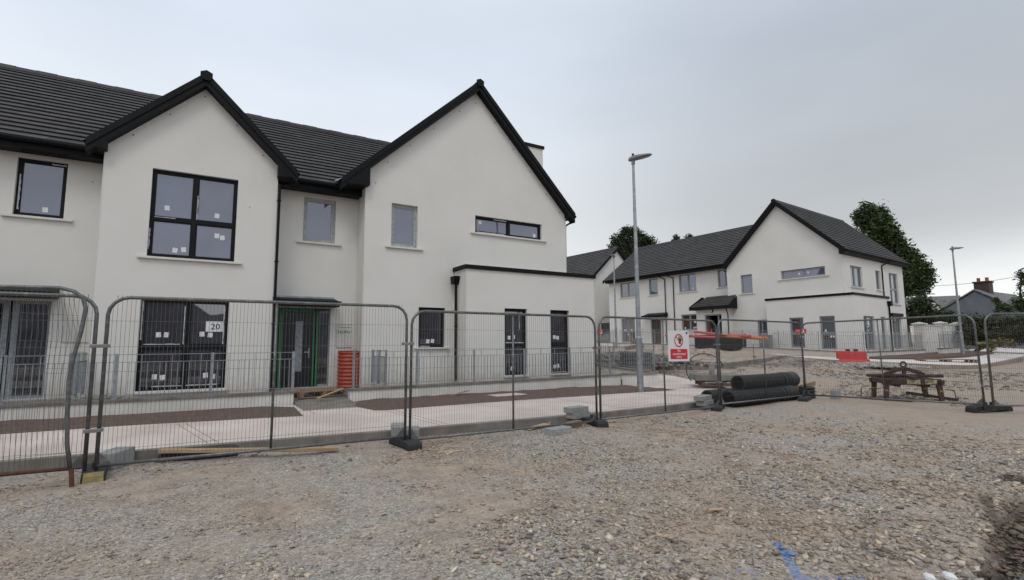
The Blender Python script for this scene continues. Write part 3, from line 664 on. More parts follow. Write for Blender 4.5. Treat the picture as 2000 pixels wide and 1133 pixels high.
def downpipe(H, pts, r=.034, name='downpipe', brackets=()):
    mb = MB(); mb.tube(pts, r, 10)
    for b in brackets: mb.tube([(b[0], b[1], b[2] - .015), (b[0], b[1], b[2] + .015)], r + .012, 10); mb.box(b[0] - .055, b[0] + .055, b[1] - .01, b[1] + .02, b[2] - .012, b[2] + .012)
    return H.part(name, mb, M['trim'], smooth=False)

# ------------------------------------------------------------------ LEFT TERRACE
LH = House('terraced_house', 0, (4, 15, .2), 'long white rendered terrace with two dark gables behind the wire fence', 'house')
g, r_, e_ = 14.2, 15.0, 13.36
GX1, GX2 = -2.15, 1.42; HX1, HX2 = 3.70, 10.78; EX1, EX2 = 6.47, 11.30
wb = MB(); Z0 = -.1
F_g, F_r, F_e = frameT('front', g), frameT('front', r_), frameT('front', e_)
w_g1u = (-1.25, .52, 3.52, 5.61); w_g1d = (-1.29, .46, .45, 2.55)
w_L = (-3.77, -2.91, 4.35, 5.67); o_L = (-4.9, -2.98, .34, 2.47)
w_M = (2.20, 3.07, 4.36, 5.64); o_M = (1.62, 3.02, .32, 2.50)
w_sq = (4.47, 5.27, 4.30, 5.58); w_st = (7.19, 9.75, 5.0, 5.56); w_gw = (5.34, 6.18, 1.38, 2.56)
w_t1 = (7.77, 8.58, .52, 2.55); w_t2 = (9.47, 10.22, .52, 2.55)
wall(wb, F_r, -12, GX1, Z0, 5.92, [w_L, o_L]); wall(wb, F_g, GX1, GX2, Z0, 5.95, [w_g1u, w_g1d], (-.29, 7.86, 6.02, 6.16))
wall(wb, F_r, GX2, HX1, Z0, 5.92, [w_M, o_M]); wall(wb, F_g, HX1, HX2, Z0, 5.98, [w_sq, w_st, w_gw], (7.24, 9.68, 6.40, 6.04))
for X in (GX1, GX2, HX1): wall(wb, frameT('side', X), g, r_, Z0, 5.95)
wall(wb, frameT('side', HX2), g, 23, Z0, 5.98); wb.add([(HX2, 23, Z0), (-12, 23, Z0), (-12, 23, 5.9), (HX2, 23, 5.9)], [(0, 1, 2, 3)]); wb.add([(-12, 15, Z0), (-12, 23, Z0), (-12, 23, 5.9), (-12, 15, 5.9)], [(0, 1, 2, 3)])
wall(wb, F_e, EX1, EX2, Z0, 3.70, [w_t1, w_t2]); wall(wb, frameT('side', EX1), e_, g, Z0, 3.70); wall(wb, frameT('side', EX2), e_, 18, Z0, 3.70)
wb.add([(EX1, e_, 3.70), (EX2, e_, 3.70), (EX2, 18, 3.70), (EX1, 18, 3.70)], [(0, 1, 2, 3)])
LH.part('wall', wb, M['render'])
# thin render stop beads on outer corners
bd = MB()
for (x, y, zt) in ((GX1, g, 5.8), (GX2, g, 5.7), (HX1, g, 5.6), (HX2, g, 5.75), (EX1, e_, 3.66), (EX2, e_, 3.66)): bd = MB(); bd.box(x - .006, x + .006, y - .007, y + .004, .3, zt); LH.part('corner_bead', bd, M['sill'])
cp = MB(); cp.box(EX1 - .06, EX2 + .06, e_ - .06, e_ + .3, 3.68, 3.80); cp.box(EX2 - .24, EX2 + .06, e_ + .302, 18, 3.68, 3.80); cp.box(EX1 - .06, EX1 + .2, e_ + .302, g - .005, 3.68, 3.80)
LH.part('parapet_coping', cp, M['trim'], bevel=.008)
# windows
def stk(*a): return a
window(LH, F_g, *w_g1u, mull=[-.37], trans=[4.44], gm='glass_up', stickers=[(-.93, 4.72), (.10, 4.66), (-.72, 3.72), (-.55, 3.75), (.12, 4.16), (.24, 4.12)], tape=[(-.335, -.30, 4.5, 5.1), (-1.16, -.75, 4.47, 4.49), (-1.245, -1.215, 3.7, 4.2)], name='window')
window(LH, F_g, *w_g1d, mull=[-.38], trans=[1.44], stickers=[(-.93, 1.72), (-.78, 1.72), (-.07, 1.74), (.10, 1.72), (-.95, .76), (-.80, .74), (.05, .76), (.2, .73)], tape=[(-1.2, -.5, 1.49, 1.52), (-.45, -.425, 1.5, 2.4), (-1.0, .3, .53, .56), (-1.27, -1.23, 1.6, 2.5), (.36, .39, 1.5, 2.45), (-.41, -.37, .55, .95)], sill=.06)
window(LH, F_r, *w_L, gm='glass_up', stickers=[(-3.26, 4.55)], tape=[(-3.73, -3.69, 4.5, 5.3), (-3.2, -2.95, 5.60, 5.64)])
window(LH, F_r, *w_M, gm='glass_up', fm='frame_film', fw=.075)
window(LH, F_g, *w_sq, gm='glass_up', fm='frame_film', fw=.07)
window(LH, F_g, *w_st, mull=[8.47], gm='glass_up', stickers=[(7.42, 5.38), (9.52, 5.16)], tape=[(7.3, 8.35, 5.03, 5.07), (8.43, 8.47, 5.1, 5.45), (7.9, 8.4, 5.50, 5.54)])
window(LH, F_g, *w_gw, stickers=[(5.68, 1.56), (5.83, 1.57)], tape=[(5.4, 5.75, 1.40, 1.43)], sill=.12)
window(LH, F_e, *w_t1, trans=[1.46], stickers=[(8.0, 1.66), (8.16, 1.68), (8.1, .72)], tape=[(7.85, 8.5, 1.49, 1.53), (8.33, 8.36, 1.9, 2.45)], sill=.04)
window(LH, F_e, *w_t2, trans=[1.46], stickers=[(9.7, 1.68), (9.83, 1.66), (9.7, .74), (9.83, .76)], tape=[(9.55, 10.15, .55, .58)], sill=.04)
# house number sheet in the large ground window
nm = MB(); nm.T = F_g; nm.box(.0, .40, -.125, -.1225, 1.80, 2.05); pn = LH.part('number_sheet', nm, M['white_sign'])
off = Matrix.Translation(-LH.base); RX = Matrix.Rotation(rad(90), 4, 'X')
text_mesh('20', .20, 'number', M['ink'], pn, off @ Matrix.Translation((.20, g + .122, 1.915)) @ RX, bold=.002)
# roofs
mr_ = MB(); uvs = []; XL = -12.2
roof_slope(mr_, uvs, (XL, 14.5, 5.97), (7.15, 14.5, 5.97), (XL, 19, 9.30), (7.15, 19, 9.30)); roof_slope(mr_, uvs, (XL, 23.5, 5.97), (7.15, 23.5, 5.97), (XL, 19, 9.30), (7.15, 19, 9.30))
mr_.uv = uvs; R0 = LH.part('roof', mr_, M['tile'])
rc = MB(); n = 46
for i in range(n):
    a = XL + i * .45; e2 = .012 * (i % 2)
    rc.prism([(19 - .14, 9.25), (19 - .07, 9.37 + e2), (19, 9.40 + e2), (19 + .07, 9.37 + e2), (19 + .14, 9.25)], 'x', a, a + .445 + e2 * .5)
    if a > 6.5: break
LH.part('ridge_cap', rc, M['ridge'], R0)
R1 = gable_roof(LH, 'roof', -2.45, 5.93, -.29, 8.04, 1.87, 5.93, 13.98, 17.6)
R2 = gable_roof(LH, 'roof', 2.98, 5.95, 7.22, 9.90, 11.02, 5.98, 13.98, 22.5)
box_end(LH, R1, [(-2.46, 5.93), (-2.10, 6.28), (-2.10, 5.83), (-2.40, 5.85)], 13.955, 14.9); box_end(LH, R1, [(1.88, 5.93), (1.40, 6.38), (1.40, 5.80), (1.84, 5.82)], 13.955, 14.9)
box_end(LH, R2, [(2.97, 5.95), (3.76, 6.66), (3.76, 5.93), (3.2, 5.90)], 13.955, 14.9); box_end(LH, R2, [(11.03, 5.98), (10.74, 6.26), (10.74, 5.90), (10.97, 5.92)], 13.955, 22.4)
for (a, b_, c, d) in ((-12.2, -2.44, -12.2, GX1), (1.80, 3.3, GX2, HX1)):
    gt = MB(); gutter(gt, a, b_, 14.46, 5.97); LH.part('gutter', gt, M['trim'])
    gt = MB(); gt.box(c, d, 14.56, 14.62, 5.74, 5.97); gt.box(c, d, 14.6195, 14.995, 5.76, 5.80); LH.part('fascia', gt, M['trim'])
gv = MB(); gutter(gv, 14.0, 22.4, 0, 6.0, Matrix(((0, -1, 0, 11.06), (1, 0, 0, 0), (0, 0, 1, 0), (0, 0, 0, 1)))); LH.part('gutter', gv, M['trim'])
vf = MB(); vf.tube([(2.9, 14.44, 6.03), (4.2, 15.6, 6.98)], .035, 6); LH.part('valley_flashing', vf, M['galv'])
# small security light / cable end under the valley
cd = MB(); cd.cham(3.15, 3.33, 13.9, 14.02, 5.86, 5.96, .02); LH.part('verge_end_cap', cd, M['trim'])
downpipe(LH, [(1.95, 14.47, 5.88), (1.95, 14.47, 5.80), (1.47, 14.17, 5.62), (1.47, 14.15, 5.5), (1.47, 14.15, .35)], brackets=[(1.47, 14.15, z) for z in (5.2, 3.6, 2.0, .9)])
downpipe(LH, [(6.40, 13.92, 3.45), (6.40, 13.92, .38)], .04, brackets=[(6.40, 13.92, 2.0)])
hp = MB(); hp.prism([(13.76, 3.50), (13.78, 3.42), (13.85, 3.26), (14.0, 3.26), (14.06, 3.42), (14.08, 3.50)], 'x', 6.28, 6.465); LH.part('rainwater_hopper', hp, M['trim'])
downpipe(LH, [(11.06, 14.2, 5.9), (11.06, 14.2, 5.8), (10.86, 14.3, 5.66), (10.84, 14.3, 5.5), (10.84, 14.3, 3.9)])
bx = MB(); bx.box(9.3, 10.70, 15.45, 17.5, 6.6, 8.86); LH.part('roof_box', bx, M['render']); bx = MB(); bx.box(9.25, 10.75, 15.40, 17.55, 8.86, 8.97); LH.part('roof_box_coping', bx, M['trim'])
# drip holes / fixings along the verges
fx = MB()
for (x, z) in ((-.30, 7.60), (-.98, 6.98), (-1.66, 6.32), (.42, 7.02), (1.05, 6.35), (6.62, 8.88), (5.75, 8.12), (5.0, 7.42), (4.32, 6.78), (3.98, 6.1), (7.9, 8.78), (8.62, 8.02), (9.3, 7.35), (9.95, 6.65), (10.5, 6.08), (7.2, 9.3)):
    fx.tube([(x, g - .012, z), (x, g + .01, z)], .016, 6)
for (x, z) in ((-2.45, 5.3), (.8, 4.95)): fx.tube([(x, (r_ if x < -2.2 else g) - .012, z), (x, (r_ if x < -2.2 else g) + .01, z)], .013, 6)
LH.part('wall_plug', fx, M['ink'])
# left doorway: open dark hall, sidelight
def sheet(H, T, a0, a1, n, z0, z1, name, m, parent=None, th=.02):
    b = MB(); b.T = T; b.box(a0, a1, n - th, n, z0, z1); return H.part(name, b, m, parent)
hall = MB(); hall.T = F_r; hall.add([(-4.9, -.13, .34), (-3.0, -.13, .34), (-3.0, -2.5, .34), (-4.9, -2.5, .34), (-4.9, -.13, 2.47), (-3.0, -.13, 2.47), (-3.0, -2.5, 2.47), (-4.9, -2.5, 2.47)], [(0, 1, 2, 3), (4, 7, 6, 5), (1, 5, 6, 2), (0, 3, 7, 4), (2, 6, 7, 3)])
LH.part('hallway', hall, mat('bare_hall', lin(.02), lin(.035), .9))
df = MB(); df.T = F_r
for a in (-4.9, -3.78, -3.62, -3.03): df.box(a, a + (.10 if a != -3.03 else .05), -.17, -.09, .34, 2.47)
df.box(-4.8, -3.78, -.17, -.09, 2.40, 2.47); df.box(-3.52, -3.03, -.17, -.09, 2.40, 2.47); df.box(-3.52, -3.03, -.17, -.09, .34, .40)
D1 = LH.part('door_frame', df, M['frame_grey']); sheet(LH, F_r, -3.52, -3.03, -.12, .40, 2.40, 'sidelight', M['glass'], D1)
def canopy(H, T, a0, a1, z0, z1, dp, back, slope=.12):
    b = MB(); b.T = T
    b.hexa([(a0, .003, z0 + .02), (a1, .003, z0 + .02), (a1, dp, z0), (a0, dp, z0), (a0, .003, z1 + slope), (a1, .003, z1 + slope), (a1, dp, z1), (a0, dp, z1)])
    b.box(a0 - .03, a1 + .03, dp, dp + .08, z1 - .10, z1 + .012)
    C_ = H.part('porch_canopy', b, M['trim'], bevel=.006)
    f = MB(); f.T = T; f.box(a0 + .04, a1 - .04, .004, .03, z1 + slope, z1 + slope + .05); H.part('flashing', f, M['galv'], C_)
    return C_
canopy(LH, F_r, -5.2, -2.86, 2.50, 2.62, .62, 0)
C2 = canopy(LH, F_r, 1.50, 3.13, 2.50, 2.64, .62, 0)
lg = MB(); lg.tube([(2.33, 14.62, 2.50), (2.33, 14.62, 2.46)], .09, 14); LH.part('porch_light', lg, M['galv'])
# brackets under the canopy
# green door set
gd = MB(); gd.T = F_r
gd.box(1.62, 1.665, -.10, .005, .32, 2.50); gd.box(1.70, 1.735, -.12, -.04, .32, 2.38); gd.box(1.735, 1.78, -.14, -.05, .32, 2.38); gd.box(1.70, 2.62, -.11, -.03, 2.38, 2.48)
gd.box(2.575, 2.61, -.11, -.03, .32, 2.38); gd.box(2.655, 2.70, -.11, -.01, .32, 2.42)
D2 = LH.part('door_frame', gd, M['green'], label='door frame wrapped in bright green film')
dl = MB(); dl.T = F_r; dl.box(1.78, 2.56, -.14, -.09, .34, 2.38); DL = LH.part('door', dl, M['door'])
gp = MB(); gp.T = F_r; gp.box(2.12, 2.30, -.09, -.083, .75, 2.12); LH.part('glazed_slot', gp, M['frame_grey'], DL)
gr = MB(); gr.T = F_r
for k in range(9):
    a = 1.82 + .085 * k
    if 2.08 < a < 2.32: continue
    gr.box(a, a + .012, -.09, -.087, .4, 2.3)
LH.part('door_panel_grooves', gr, M['frame_grey'] if False else M['black'], DL)
hd = MB(); hd.T = F_r; hd.box(2.47, 2.50, -.09, -.07, 1.12, 1.38); hd.box(2.36, 2.50, -.065, -.045, 1.26, 1.285); LH.part('handle', hd, M['clamp'], DL)
sd_ = MB(); sd_.T = F_r; sd_.box(2.98, 3.02, -.13, -.05, .32, 2.50); sd_.box(2.72, 2.98, -.13, -.05, 2.36, 2.42); sd_.box(2.72, 2.98, -.13, -.05, .32, .38); SL = LH.part('sidelight_frame', sd_, M['frame_grey']); sheet(LH, F_r, 2.72, 2.98, -.09, .38, 2.36, 'sidelight', M['glass'], SL)
lt = MB(); lt.T = F_r; lt.box(1.62, 3.02, -.10, -.02, 2.482, 2.50); LH.part('door_head', lt, M['frame_grey'])
st_ = MB(); st_.box(1.5, 3.15, 14.0, 15.0, .1, .31); LH.part('door_step', st_, M['concrete'])
# meter boxes
mb_ = MB(); mb_.T = F_r; mb_.box(-2.74, -2.22, .0, .03, 1.55, 2.13); LH.part('meter_box', mb_, mat('meter_door', lin(.60, .59, .56), None, .6), bevel=.006)
mb_ = MB(); mb_.T = F_r; mb_.box(-2.5, -2.36, .0, .05, 1.02, 1.35); LH.part('meter_box', mb_, mat('meter_cream', lin(.50, .48, .36), None, .6), bevel=.006)
# notice pouch, text upside down
no_ = MB(); no_.T = F_r; no_.box(3.17, 3.64, .002, .014, 1.37, 2.06); NP = tag(no_.build('notice_pouch', mat('paper_pouch', lin(.60, .59, .55), lin(.67, .66, .63), .5, 6), None), 'white paper notice taped upside down beside the green door', 'notice')
NR = Matrix.Translation((3.40, r_ - .0155, 1.84)) @ RX @ Matrix.Rotation(rad(180), 4, 'Z')
text_mesh('ITAKTEC', .105, 'lettering', mat('green_ink', lin(.02, .16, .09), None, .6), NP, NR, bold=.002)
b = MB(); x = 3.24
for k in range(13): w_ = .016 + .012 * (k * 7 % 3) / 2; b.box(x, x + w_, r_ - .0165, r_ - .0155, 1.952, 1.972); x += w_ + .006
b.build('small_lettering', mat('green_ink_faint', lin(.12, .26, .19), None, .6), NP)
ed = MB(); ed.T = F_r; ed.box(3.19, 3.62, .0142, .018, 1.385, 1.40); ed.box(3.19, 3.62, .0142, .018, 2.03, 2.04); ed.box(3.19, 3.20, .0142, .018, 1.40, 2.03); o = ed.build('pouch_edge', M['cabinet'], NP)
# yard fill behind the boundary walls
yd = MB(); yd.box(-12, 1.8, 12.72, 15.05, -.2, .30); yd.box(3.0, 11.9, 12.72, 15.05, -.2, .28); yd.hexa([(1.801, 11.3, -.1), (2.999, 11.3, -.1), (2.999, 14.0, -.1), (1.801, 14.0, -.1), (1.801, 11.3, .135), (2.999, 11.3, .135), (2.999, 14.0, .24), (1.801, 14.0, .24)]); struct('front_yard', yd, M['kerb'])

# ------------------------------------------------------------------ boundary walls and railings
def boundary(name, pts, h0, label, thick=.2, copz=.045, group=None, mt='render_low'):
    """pts: (x,y,ztop,zbot)"""
    root = empty(name, (pts[0][0], pts[0][1], pts[0][3]), 0, label, 'wall', group); of = (pts[0][0], pts[0][1], pts[0][3])
    w = MB(); c = MB()
    n = len(pts); nor = []
    for i in range(n):
        a = pts[max(i - 1, 0)]; b = pts[min(i + 1, n - 1)]; tx, ty = b[0] - a[0], b[1] - a[1]; l = math.hypot(tx, ty); nor.append((-ty / l, tx / l))
    for mbx, t, z0f, z1f, ex in ((w, thick / 2, lambda p: p[3] - .3, lambda p: p[2] - copz, 0), (c, thick / 2 + .03, lambda p: p[2] - copz, lambda p: p[2], .03)):
        P = []
        for i, p in enumerate(pts):
            nx, ny = nor[i]; q = [p[0], p[1]]
            if ex and i in (0, n - 1):
                a = pts[0 if i == 0 else n - 2]; b = pts[1 if i == 0 else n - 1]; l = math.hypot(b[0] - a[0], b[1] - a[1]); s = -1 if i == 0 else 1
                q[0] += s * (b[0] - a[0]) / l * ex; q[1] += s * (b[1] - a[1]) / l * ex
            P += [(q[0] - nx * t, q[1] - ny * t, z0f(p)), (q[0] + nx * t, q[1] + ny * t, z0f(p)), (q[0] + nx * t, q[1] + ny * t, z1f(p)), (q[0] - nx * t, q[1] - ny * t, z1f(p))]
        F = []
        for i in range(n - 1):
            for k in range(4): F.append((i * 4 + k, i * 4 + (k + 1) % 4, (i + 1) * 4 + (k + 1) % 4, (i + 1) * 4 + k))
        F += [(0, 3, 2, 1), tuple((n - 1) * 4 + k for k in range(4))]
        mbx.add(P, F)
    w.build('wall_body', M[mt], root, of); c.build('coping', M['kerb'] if mt == 'render_low' else M['sill'], root, of)
    return root
def railing(pts, label, post_every=1.75, h=.87, group='galvanised railings on the low walls', bal=.10, name='railing', sb=.07):
    """pts: (x,y,z) line of coping tops"""
    of = pts[0]; root = empty(name, of, 0, label, 'railing', group); P = [Vector(p) for p in pts]
    tot = [0]
    for a, b in zip(P[:-1], P[1:]): tot.append(tot[-1] + (Vector((b.x - a.x, b.y - a.y))).length)
    def at(t):
        return Vector([float(np.interp(t, tot, [p[q] for p in P])) for q in range(3)])
    Lt = tot[-1]; up = Vector((0, 0, 1))
    ts = sorted(set([0, Lt] + tot))
    for hh in (h, h - .15, sb):
        rails = MB()
        for a, b in zip(ts[:-1], ts[1:]):
            pa, pb = at(a), at(b); d = (pb - pa).normalized(); nn = Vector((-d.y, d.x, 0)).normalized() * .018; tt = up * .006
            q = [pa + up * hh, pb + up * hh]
            rails.hexa([q[0] - nn - tt, q[1] - nn - tt, q[1] + nn - tt, q[0] + nn - tt, q[0] - nn + tt, q[1] - nn + tt, q[1] + nn + tt, q[0] + nn + tt])
        rails.build('rail', M['galv'], root, of)
    npost = max(1, round(Lt / post_every)); posts = [Lt * i / npost for i in range(npost + 1)]; posts[0] += .02 if Lt > .5 else 0; posts[-1] -= .02
    for t in posts:
        p = at(t); q = MB(); q.box(p.x - .03, p.x + .03, p.y - .008, p.y + .008, p.z, p.z + h + .02) if True else None; q.box(p.x - .05, p.x + .05, p.y - .05, p.y + .05, p.z, p.z + .01); q.build('post', M['galv'], root, of)
    bars = MB(); nb = int(Lt / bal); top = True
    for i in range(nb + 1):
        t = Lt * i / max(nb, 1)
        if min(abs(t - q) for q in posts) < .04: continue
        p = at(t); hi = h if i % 5 == 0 else h - .15
        bars.box(p.x - .006, p.x + .006, p.y - .006, p.y + .006, p.z + sb, p.z + hi)
    bars.build('balusters', M['galv'], root, of); return root
boundary('boundary_wall', [(-12, 12.65, .42, .13), (1.78, 12.65, .43, .13)], 0, 'low white rendered wall with grey coping left of the entrance path')
boundary('boundary_wall', [(3.02, 12.65, .42, .13), (8, 12.65, .44, .13), (11.62, 12.60, .48, .13)], 0, 'low white rendered wall with grey coping right of the entrance path')
boundary('boundary_wall', [(11.70, 12.52, .50, .13), (12.0, 12.22, .50, .13), (12.35, 12.06, .51, .13), (12.7, 12.05, .52, .15), (12.92, 12.25, .53, .18), (12.95, 12.7, .54, .2), (12.8, 14.5, .66, .25), (12.6, 18, .95, .5), (12.5, 24, 1.4, .9)], 0, 'sloping white wall with coping climbing past the corner of the white terrace')
railing([(-12, 12.65, .42), (-3.55, 12.65, .42)], 'grey steel railing in front of the open doorway at far left', group=None) if False else None
railing([(-9.0, 12.65, .42), (-3.2, 12.65, .42), (-3.1, 12.65, .42)], 'galvanised railing in front of the open dark doorway at far left')
railing([(-3.1, 12.65, .42), (1.78, 12.65, .43)], 'galvanised railing in front of the large window left of the green door')
railing([(3.10, 12.65, .42), (8, 12.65, .44), (11.3, 12.62, .48)], 'long galvanised railing in front of the tall windows right of the green door')
railing([(3.98, 14.1, .44), (3.98, 12.85, .44)], 'short galvanised return railing beside the red drum and wide gable', post_every=.62, bal=.075)
railing([(-2.2, 12.85, .44), (-2.2, 14.9, .44)], 'short galvanised return railing between the doorway and the large window', post_every=.62, bal=.075)
railing([(12.86, 12.2, .53), (12.95, 12.7, .54), (12.8, 14.5, .66), (12.6, 18, .95)], 'galvanised railing on the sloping wall past the terrace corner', bal=.11)

# ------------------------------------------------------------------ RIGHT HOUSE
RH = House('detached_house', PHI, (-16, 34, .7), 'white rendered two storey house with tall right gable across the site', 'house')
g, e_, r_ = 30.5, 29.7, 31.3; F_g, F_e, F_r = frameT('front', g), frameT('front', e_), frameT('front', r_)
gx1, gx2, wx1 = -18.72, -11.89, -30.0; ex1, ex2 = -15.82, -11.21; DB = 39.2
S_m, S_e = frameT('side', gx2), frameT('side', ex2)
sq = (-17.80, -17.04, 4.57, 5.75); stp = (-15.24, -12.80, 5.2, 5.71); ggw = (-16.85, -16.24, 1.84, 2.87)
e1 = (-14.53, -13.77, 1.18, 2.87); e2_ = (-12.93, -12.16, 1.09, 2.88)
ww = [(-28.74, -27.18, 5.2, 6.40), (-25.78, -24.95, 5.17, 6.43), (-23.03, -21.59, 5.15, 6.43), (-19.9, -19.17, 5.22, 6.41), (-28.74, -27.3, 1.55, 3.46), (-22.95, -21.57, 2.40, 3.52), (-25.71, -24.78, 1.45, 3.36)]
s1 = (31.40, 32.95, 4.53, 5.72); s2 = (34.85, 35.55, 4.55, 5.71); s3 = (36.88, 38.3, 3.82, 5.72); s4 = (36.8, 38.28, 1.05, 3.03)
t1 = (30.79, 32.2, 1.05, 2.86); t2 = (33.1, 33.75, 1.05, 2.87)
wb = MB(); Z0 = .1
wall(wb, F_r, wx1, gx1, Z0, 6.62, ww); wall(wb, F_g, gx1, gx2, Z0, 6.5, [sq, stp, ggw], (-15.27, 9.80, 6.501, 6.501)); wall(wb, frameT('side', gx1), g, r_, Z0, 6.5)
wall(wb, S_m, g, DB, Z0, 6.5, [s1, s2, s3, s4]); wall(wb, F_e, ex1, ex2, Z0, 3.95, [e1, e2_]); wall(wb, frameT('side', ex1), e_, g, Z0, 3.95); wall(wb, S_e, e_, 34.45, Z0, 3.95, [t1, t2])
wb.add([(ex1, e_, 3.95), (ex2, e_, 3.95), (ex2, 34.45, 3.95), (ex1, 34.45, 3.95)], [(0, 1, 2, 3)]); wb.add([(ex2, 34.45, Z0), (gx2, 34.45, Z0), (gx2, 34.45, 3.95), (ex2, 34.45, 3.95)], [(0, 1, 2, 3)])
wb.add([(gx2, DB, Z0), (wx1, DB, Z0), (wx1, DB, 6.5), (gx2, DB, 6.5)], [(0, 1, 2, 3)]); wb.add([(gx1, DB, 6.5), (gx2, DB, 6.5), (-15.27, DB, 9.86)], [(0, 1, 2)])
wb.add([(wx1, r_, Z0), (wx1, DB, Z0), (wx1, DB, 6.62), (wx1, 35.25, 9.8), (wx1, r_, 6.62)], [(0, 1, 2, 3, 4)])
RH.part('wall', wb, M['render'])
cp = MB(); cp.box(ex1 - .05, ex2 + .05, e_ - .05, e_ + .25, 3.93, 4.06); cp.box(ex2 - .2, ex2 + .05, e_ + .252, 34.5, 3.93, 4.06); cp.box(ex1 - .05, ex1 + .2, e_ + .252, g - .003, 3.93, 4.06); RH.part('parapet_coping', cp, M['trim'], bevel=.008)
fg = dict(fm='frame_grey')
window(RH, F_g, *sq, gm='glass_up', sill=.12, **fg); window(RH, F_g, *stp, mull=[-14.0], gm='glass_up', sill=.2, stickers=[(-14.25, 5.45), (-13.75, 5.47)], **fg)
window(RH, F_g, *ggw, gm='glass', sill=.05, stickers=[(-16.65, 2.0), (-16.45, 2.0)], **fg)
window(RH, F_e, *e1, trans=[1.98], sill=False, stickers=[(-14.25, 2.1), (-14.05, 2.1), (-14.0, 1.8), (-13.88, 1.78)], **fg); window(RH, F_e, *e2_, trans=[1.95], sill=False, stickers=[(-12.7, 2.1), (-12.45, 1.78), (-12.3, 1.78)], **fg)
window(RH, F_r, *ww[0], mull=[-27.96], sill=.1, stickers=[(-28.2, 6.22)], **fg); window(RH, F_r, *ww[1], gm='glass_up', sill=.1, **fg); window(RH, F_r, *ww[2], mull=[-22.3], gm='glass_up', sill=.1, stickers=[(-22.75, 5.35), (-21.95, 5.36)], **fg)
window(RH, F_r, *ww[3], gm='glass_up', sill=.1, **fg); window(RH, F_r, *ww[4], mull=[-28.0], trans=[2.42], gm='glass_brown', sill=False, stickers=[(-28.5, 2.55), (-28.35, 2.55), (-27.8, 2.55), (-27.65, 2.55), (-28.15, 2.2), (-27.95, 2.2)], **fg)
window(RH, F_r, *ww[5], mull=[-22.26], gm='glass_brown', sill=.05, stickers=[(-22.72, 2.56), (-22.0, 2.56), (-21.85, 2.58), (-21.9, 3.0, .09)], **fg)
window(RH, S_m, *s1, mull=[32.1], sill=.12, gm='glass', **fg); window(RH, S_m, *s2, sill=.05, **fg); window(RH, S_m, *s3, mull=[37.45], trans=[4.72], sill=.12, stickers=[(37.1, 4.5), (37.9, 4.45)], **fg)
window(RH, S_m, *s4, mull=[37.5], trans=[1.95], sill=False, stickers=[(37.6, 2.1)], **fg); window(RH, S_e, *t1, mull=[31.4], trans=[1.95], sill=False, stickers=[(31.6, 2.1), (31.0, 1.8)], **fg); window(RH, S_e, *t2, sill=False, trans=[1.95], **fg)
# side canopy over garden door
cb = MB(); cb.T = S_m; cb.box(36.65, 38.4, .0, .12, 3.03, 3.22); RH.part('door_canopy', cb, M['trim'])
# roofs
mr_ = MB(); uvs = []
roof_slope(mr_, uvs, (-30.15, 30.78, 6.70), (-15.3, 30.78, 6.70), (-30.15, 35.3, 9.95), (-15.3, 35.3, 9.95)); roof_slope(mr_, uvs, (-30.15, 39.8, 6.70), (-15.3, 39.8, 6.70), (-30.15, 35.3, 9.95), (-15.3, 35.3, 9.95)); mr_.uv = uvs
R0 = RH.part('roof', mr_, M['tile'])
rc = MB(); rc.prism([(35.3 - .14, 9.89), (35.3 - .07, 10.0), (35.3, 10.03), (35.3 + .07, 10.0), (35.3 + .14, 9.89)], 'x', -30.15, -15.35); RH.part('ridge_cap', rc, M['ridge'], R0)
vb = MB()
for s_ in (1, -1): vb.prism([(35.3 - s_ * 4.56, 6.66), (35.3, 9.95), (35.3, 9.72), (35.3 - s_ * 4.56, 6.44)], 'x', -30.19, -30.155)
RH.part('bargeboard', vb, M['trim'], R0)
R2 = gable_roof(RH, 'roof', -18.78, 6.52, -15.27, 10.0, -11.62, 6.46, 30.24, 39.7)
box_end(RH, R2, [(-18.79, 6.50), (-18.68, 6.62), (-18.68, 6.30), (-18.76, 6.34)], 30.21, 30.9); box_end(RH, R2, [(-11.61, 6.46), (-11.93, 6.78), (-11.93, 6.24), (-11.66, 6.27)], 30.21, 39.6)
bv = MB()
for (p, q) in (((-18.78, 6.52), (-15.27, 10.0)), ((-15.27, 10.0), (-11.62, 6.46))): strip_between(bv, p, q, .05, .28, 39.702, 39.73)
RH.part('bargeboard', bv, M['trim'], R2)
gt = MB(); gutter(gt, -30.1, -18.8, 30.74, 6.70); RH.part('gutter', gt, M['trim']); gt = MB(); gt.box(-30.0, gx1 - .02, 30.84, 30.9, 6.46, 6.68); gt.box(-30.0, gx1 - .02, 30.899, 31.295, 6.47, 6.51); RH.part('fascia', gt, M['trim']); gt = MB()
gutter(gt, 30.3, 39.7, 0, 6.48, Matrix(((0, -1, 0, -11.57), (1, 0, 0, 0), (0, 0, 1, 0), (0, 0, 0, 1)))); RH.part('gutter', gt, M['trim'])
for u in (-24.25, -23.5): downpipe(RH, [(u - .25, 30.74, 6.62), (u - .25, 30.76, 6.5), (u, 31.25, 6.25), (u, 31.25, 6.1), (u, 31.25, 1.4)])
downpipe(RH, [(-11.57, 36.3, 6.4), (-11.57, 36.3, 6.3), (-11.84, 35.75, 6.05), (-11.84, 35.75, 5.9), (-11.84, 35.75, 3.95 - .2)])
downpipe(RH, [(-11.16, 34.3, 3.75), (-11.16, 34.3, .9)], .045); hp = MB(); hp.prism([(34.12, 3.78), (34.16, 3.62), (34.22, 3.5), (34.38, 3.5), (34.44, 3.62), (34.48, 3.78)], 'x', -11.20, -11.02); RH.part('rainwater_hopper', hp, M['trim'])
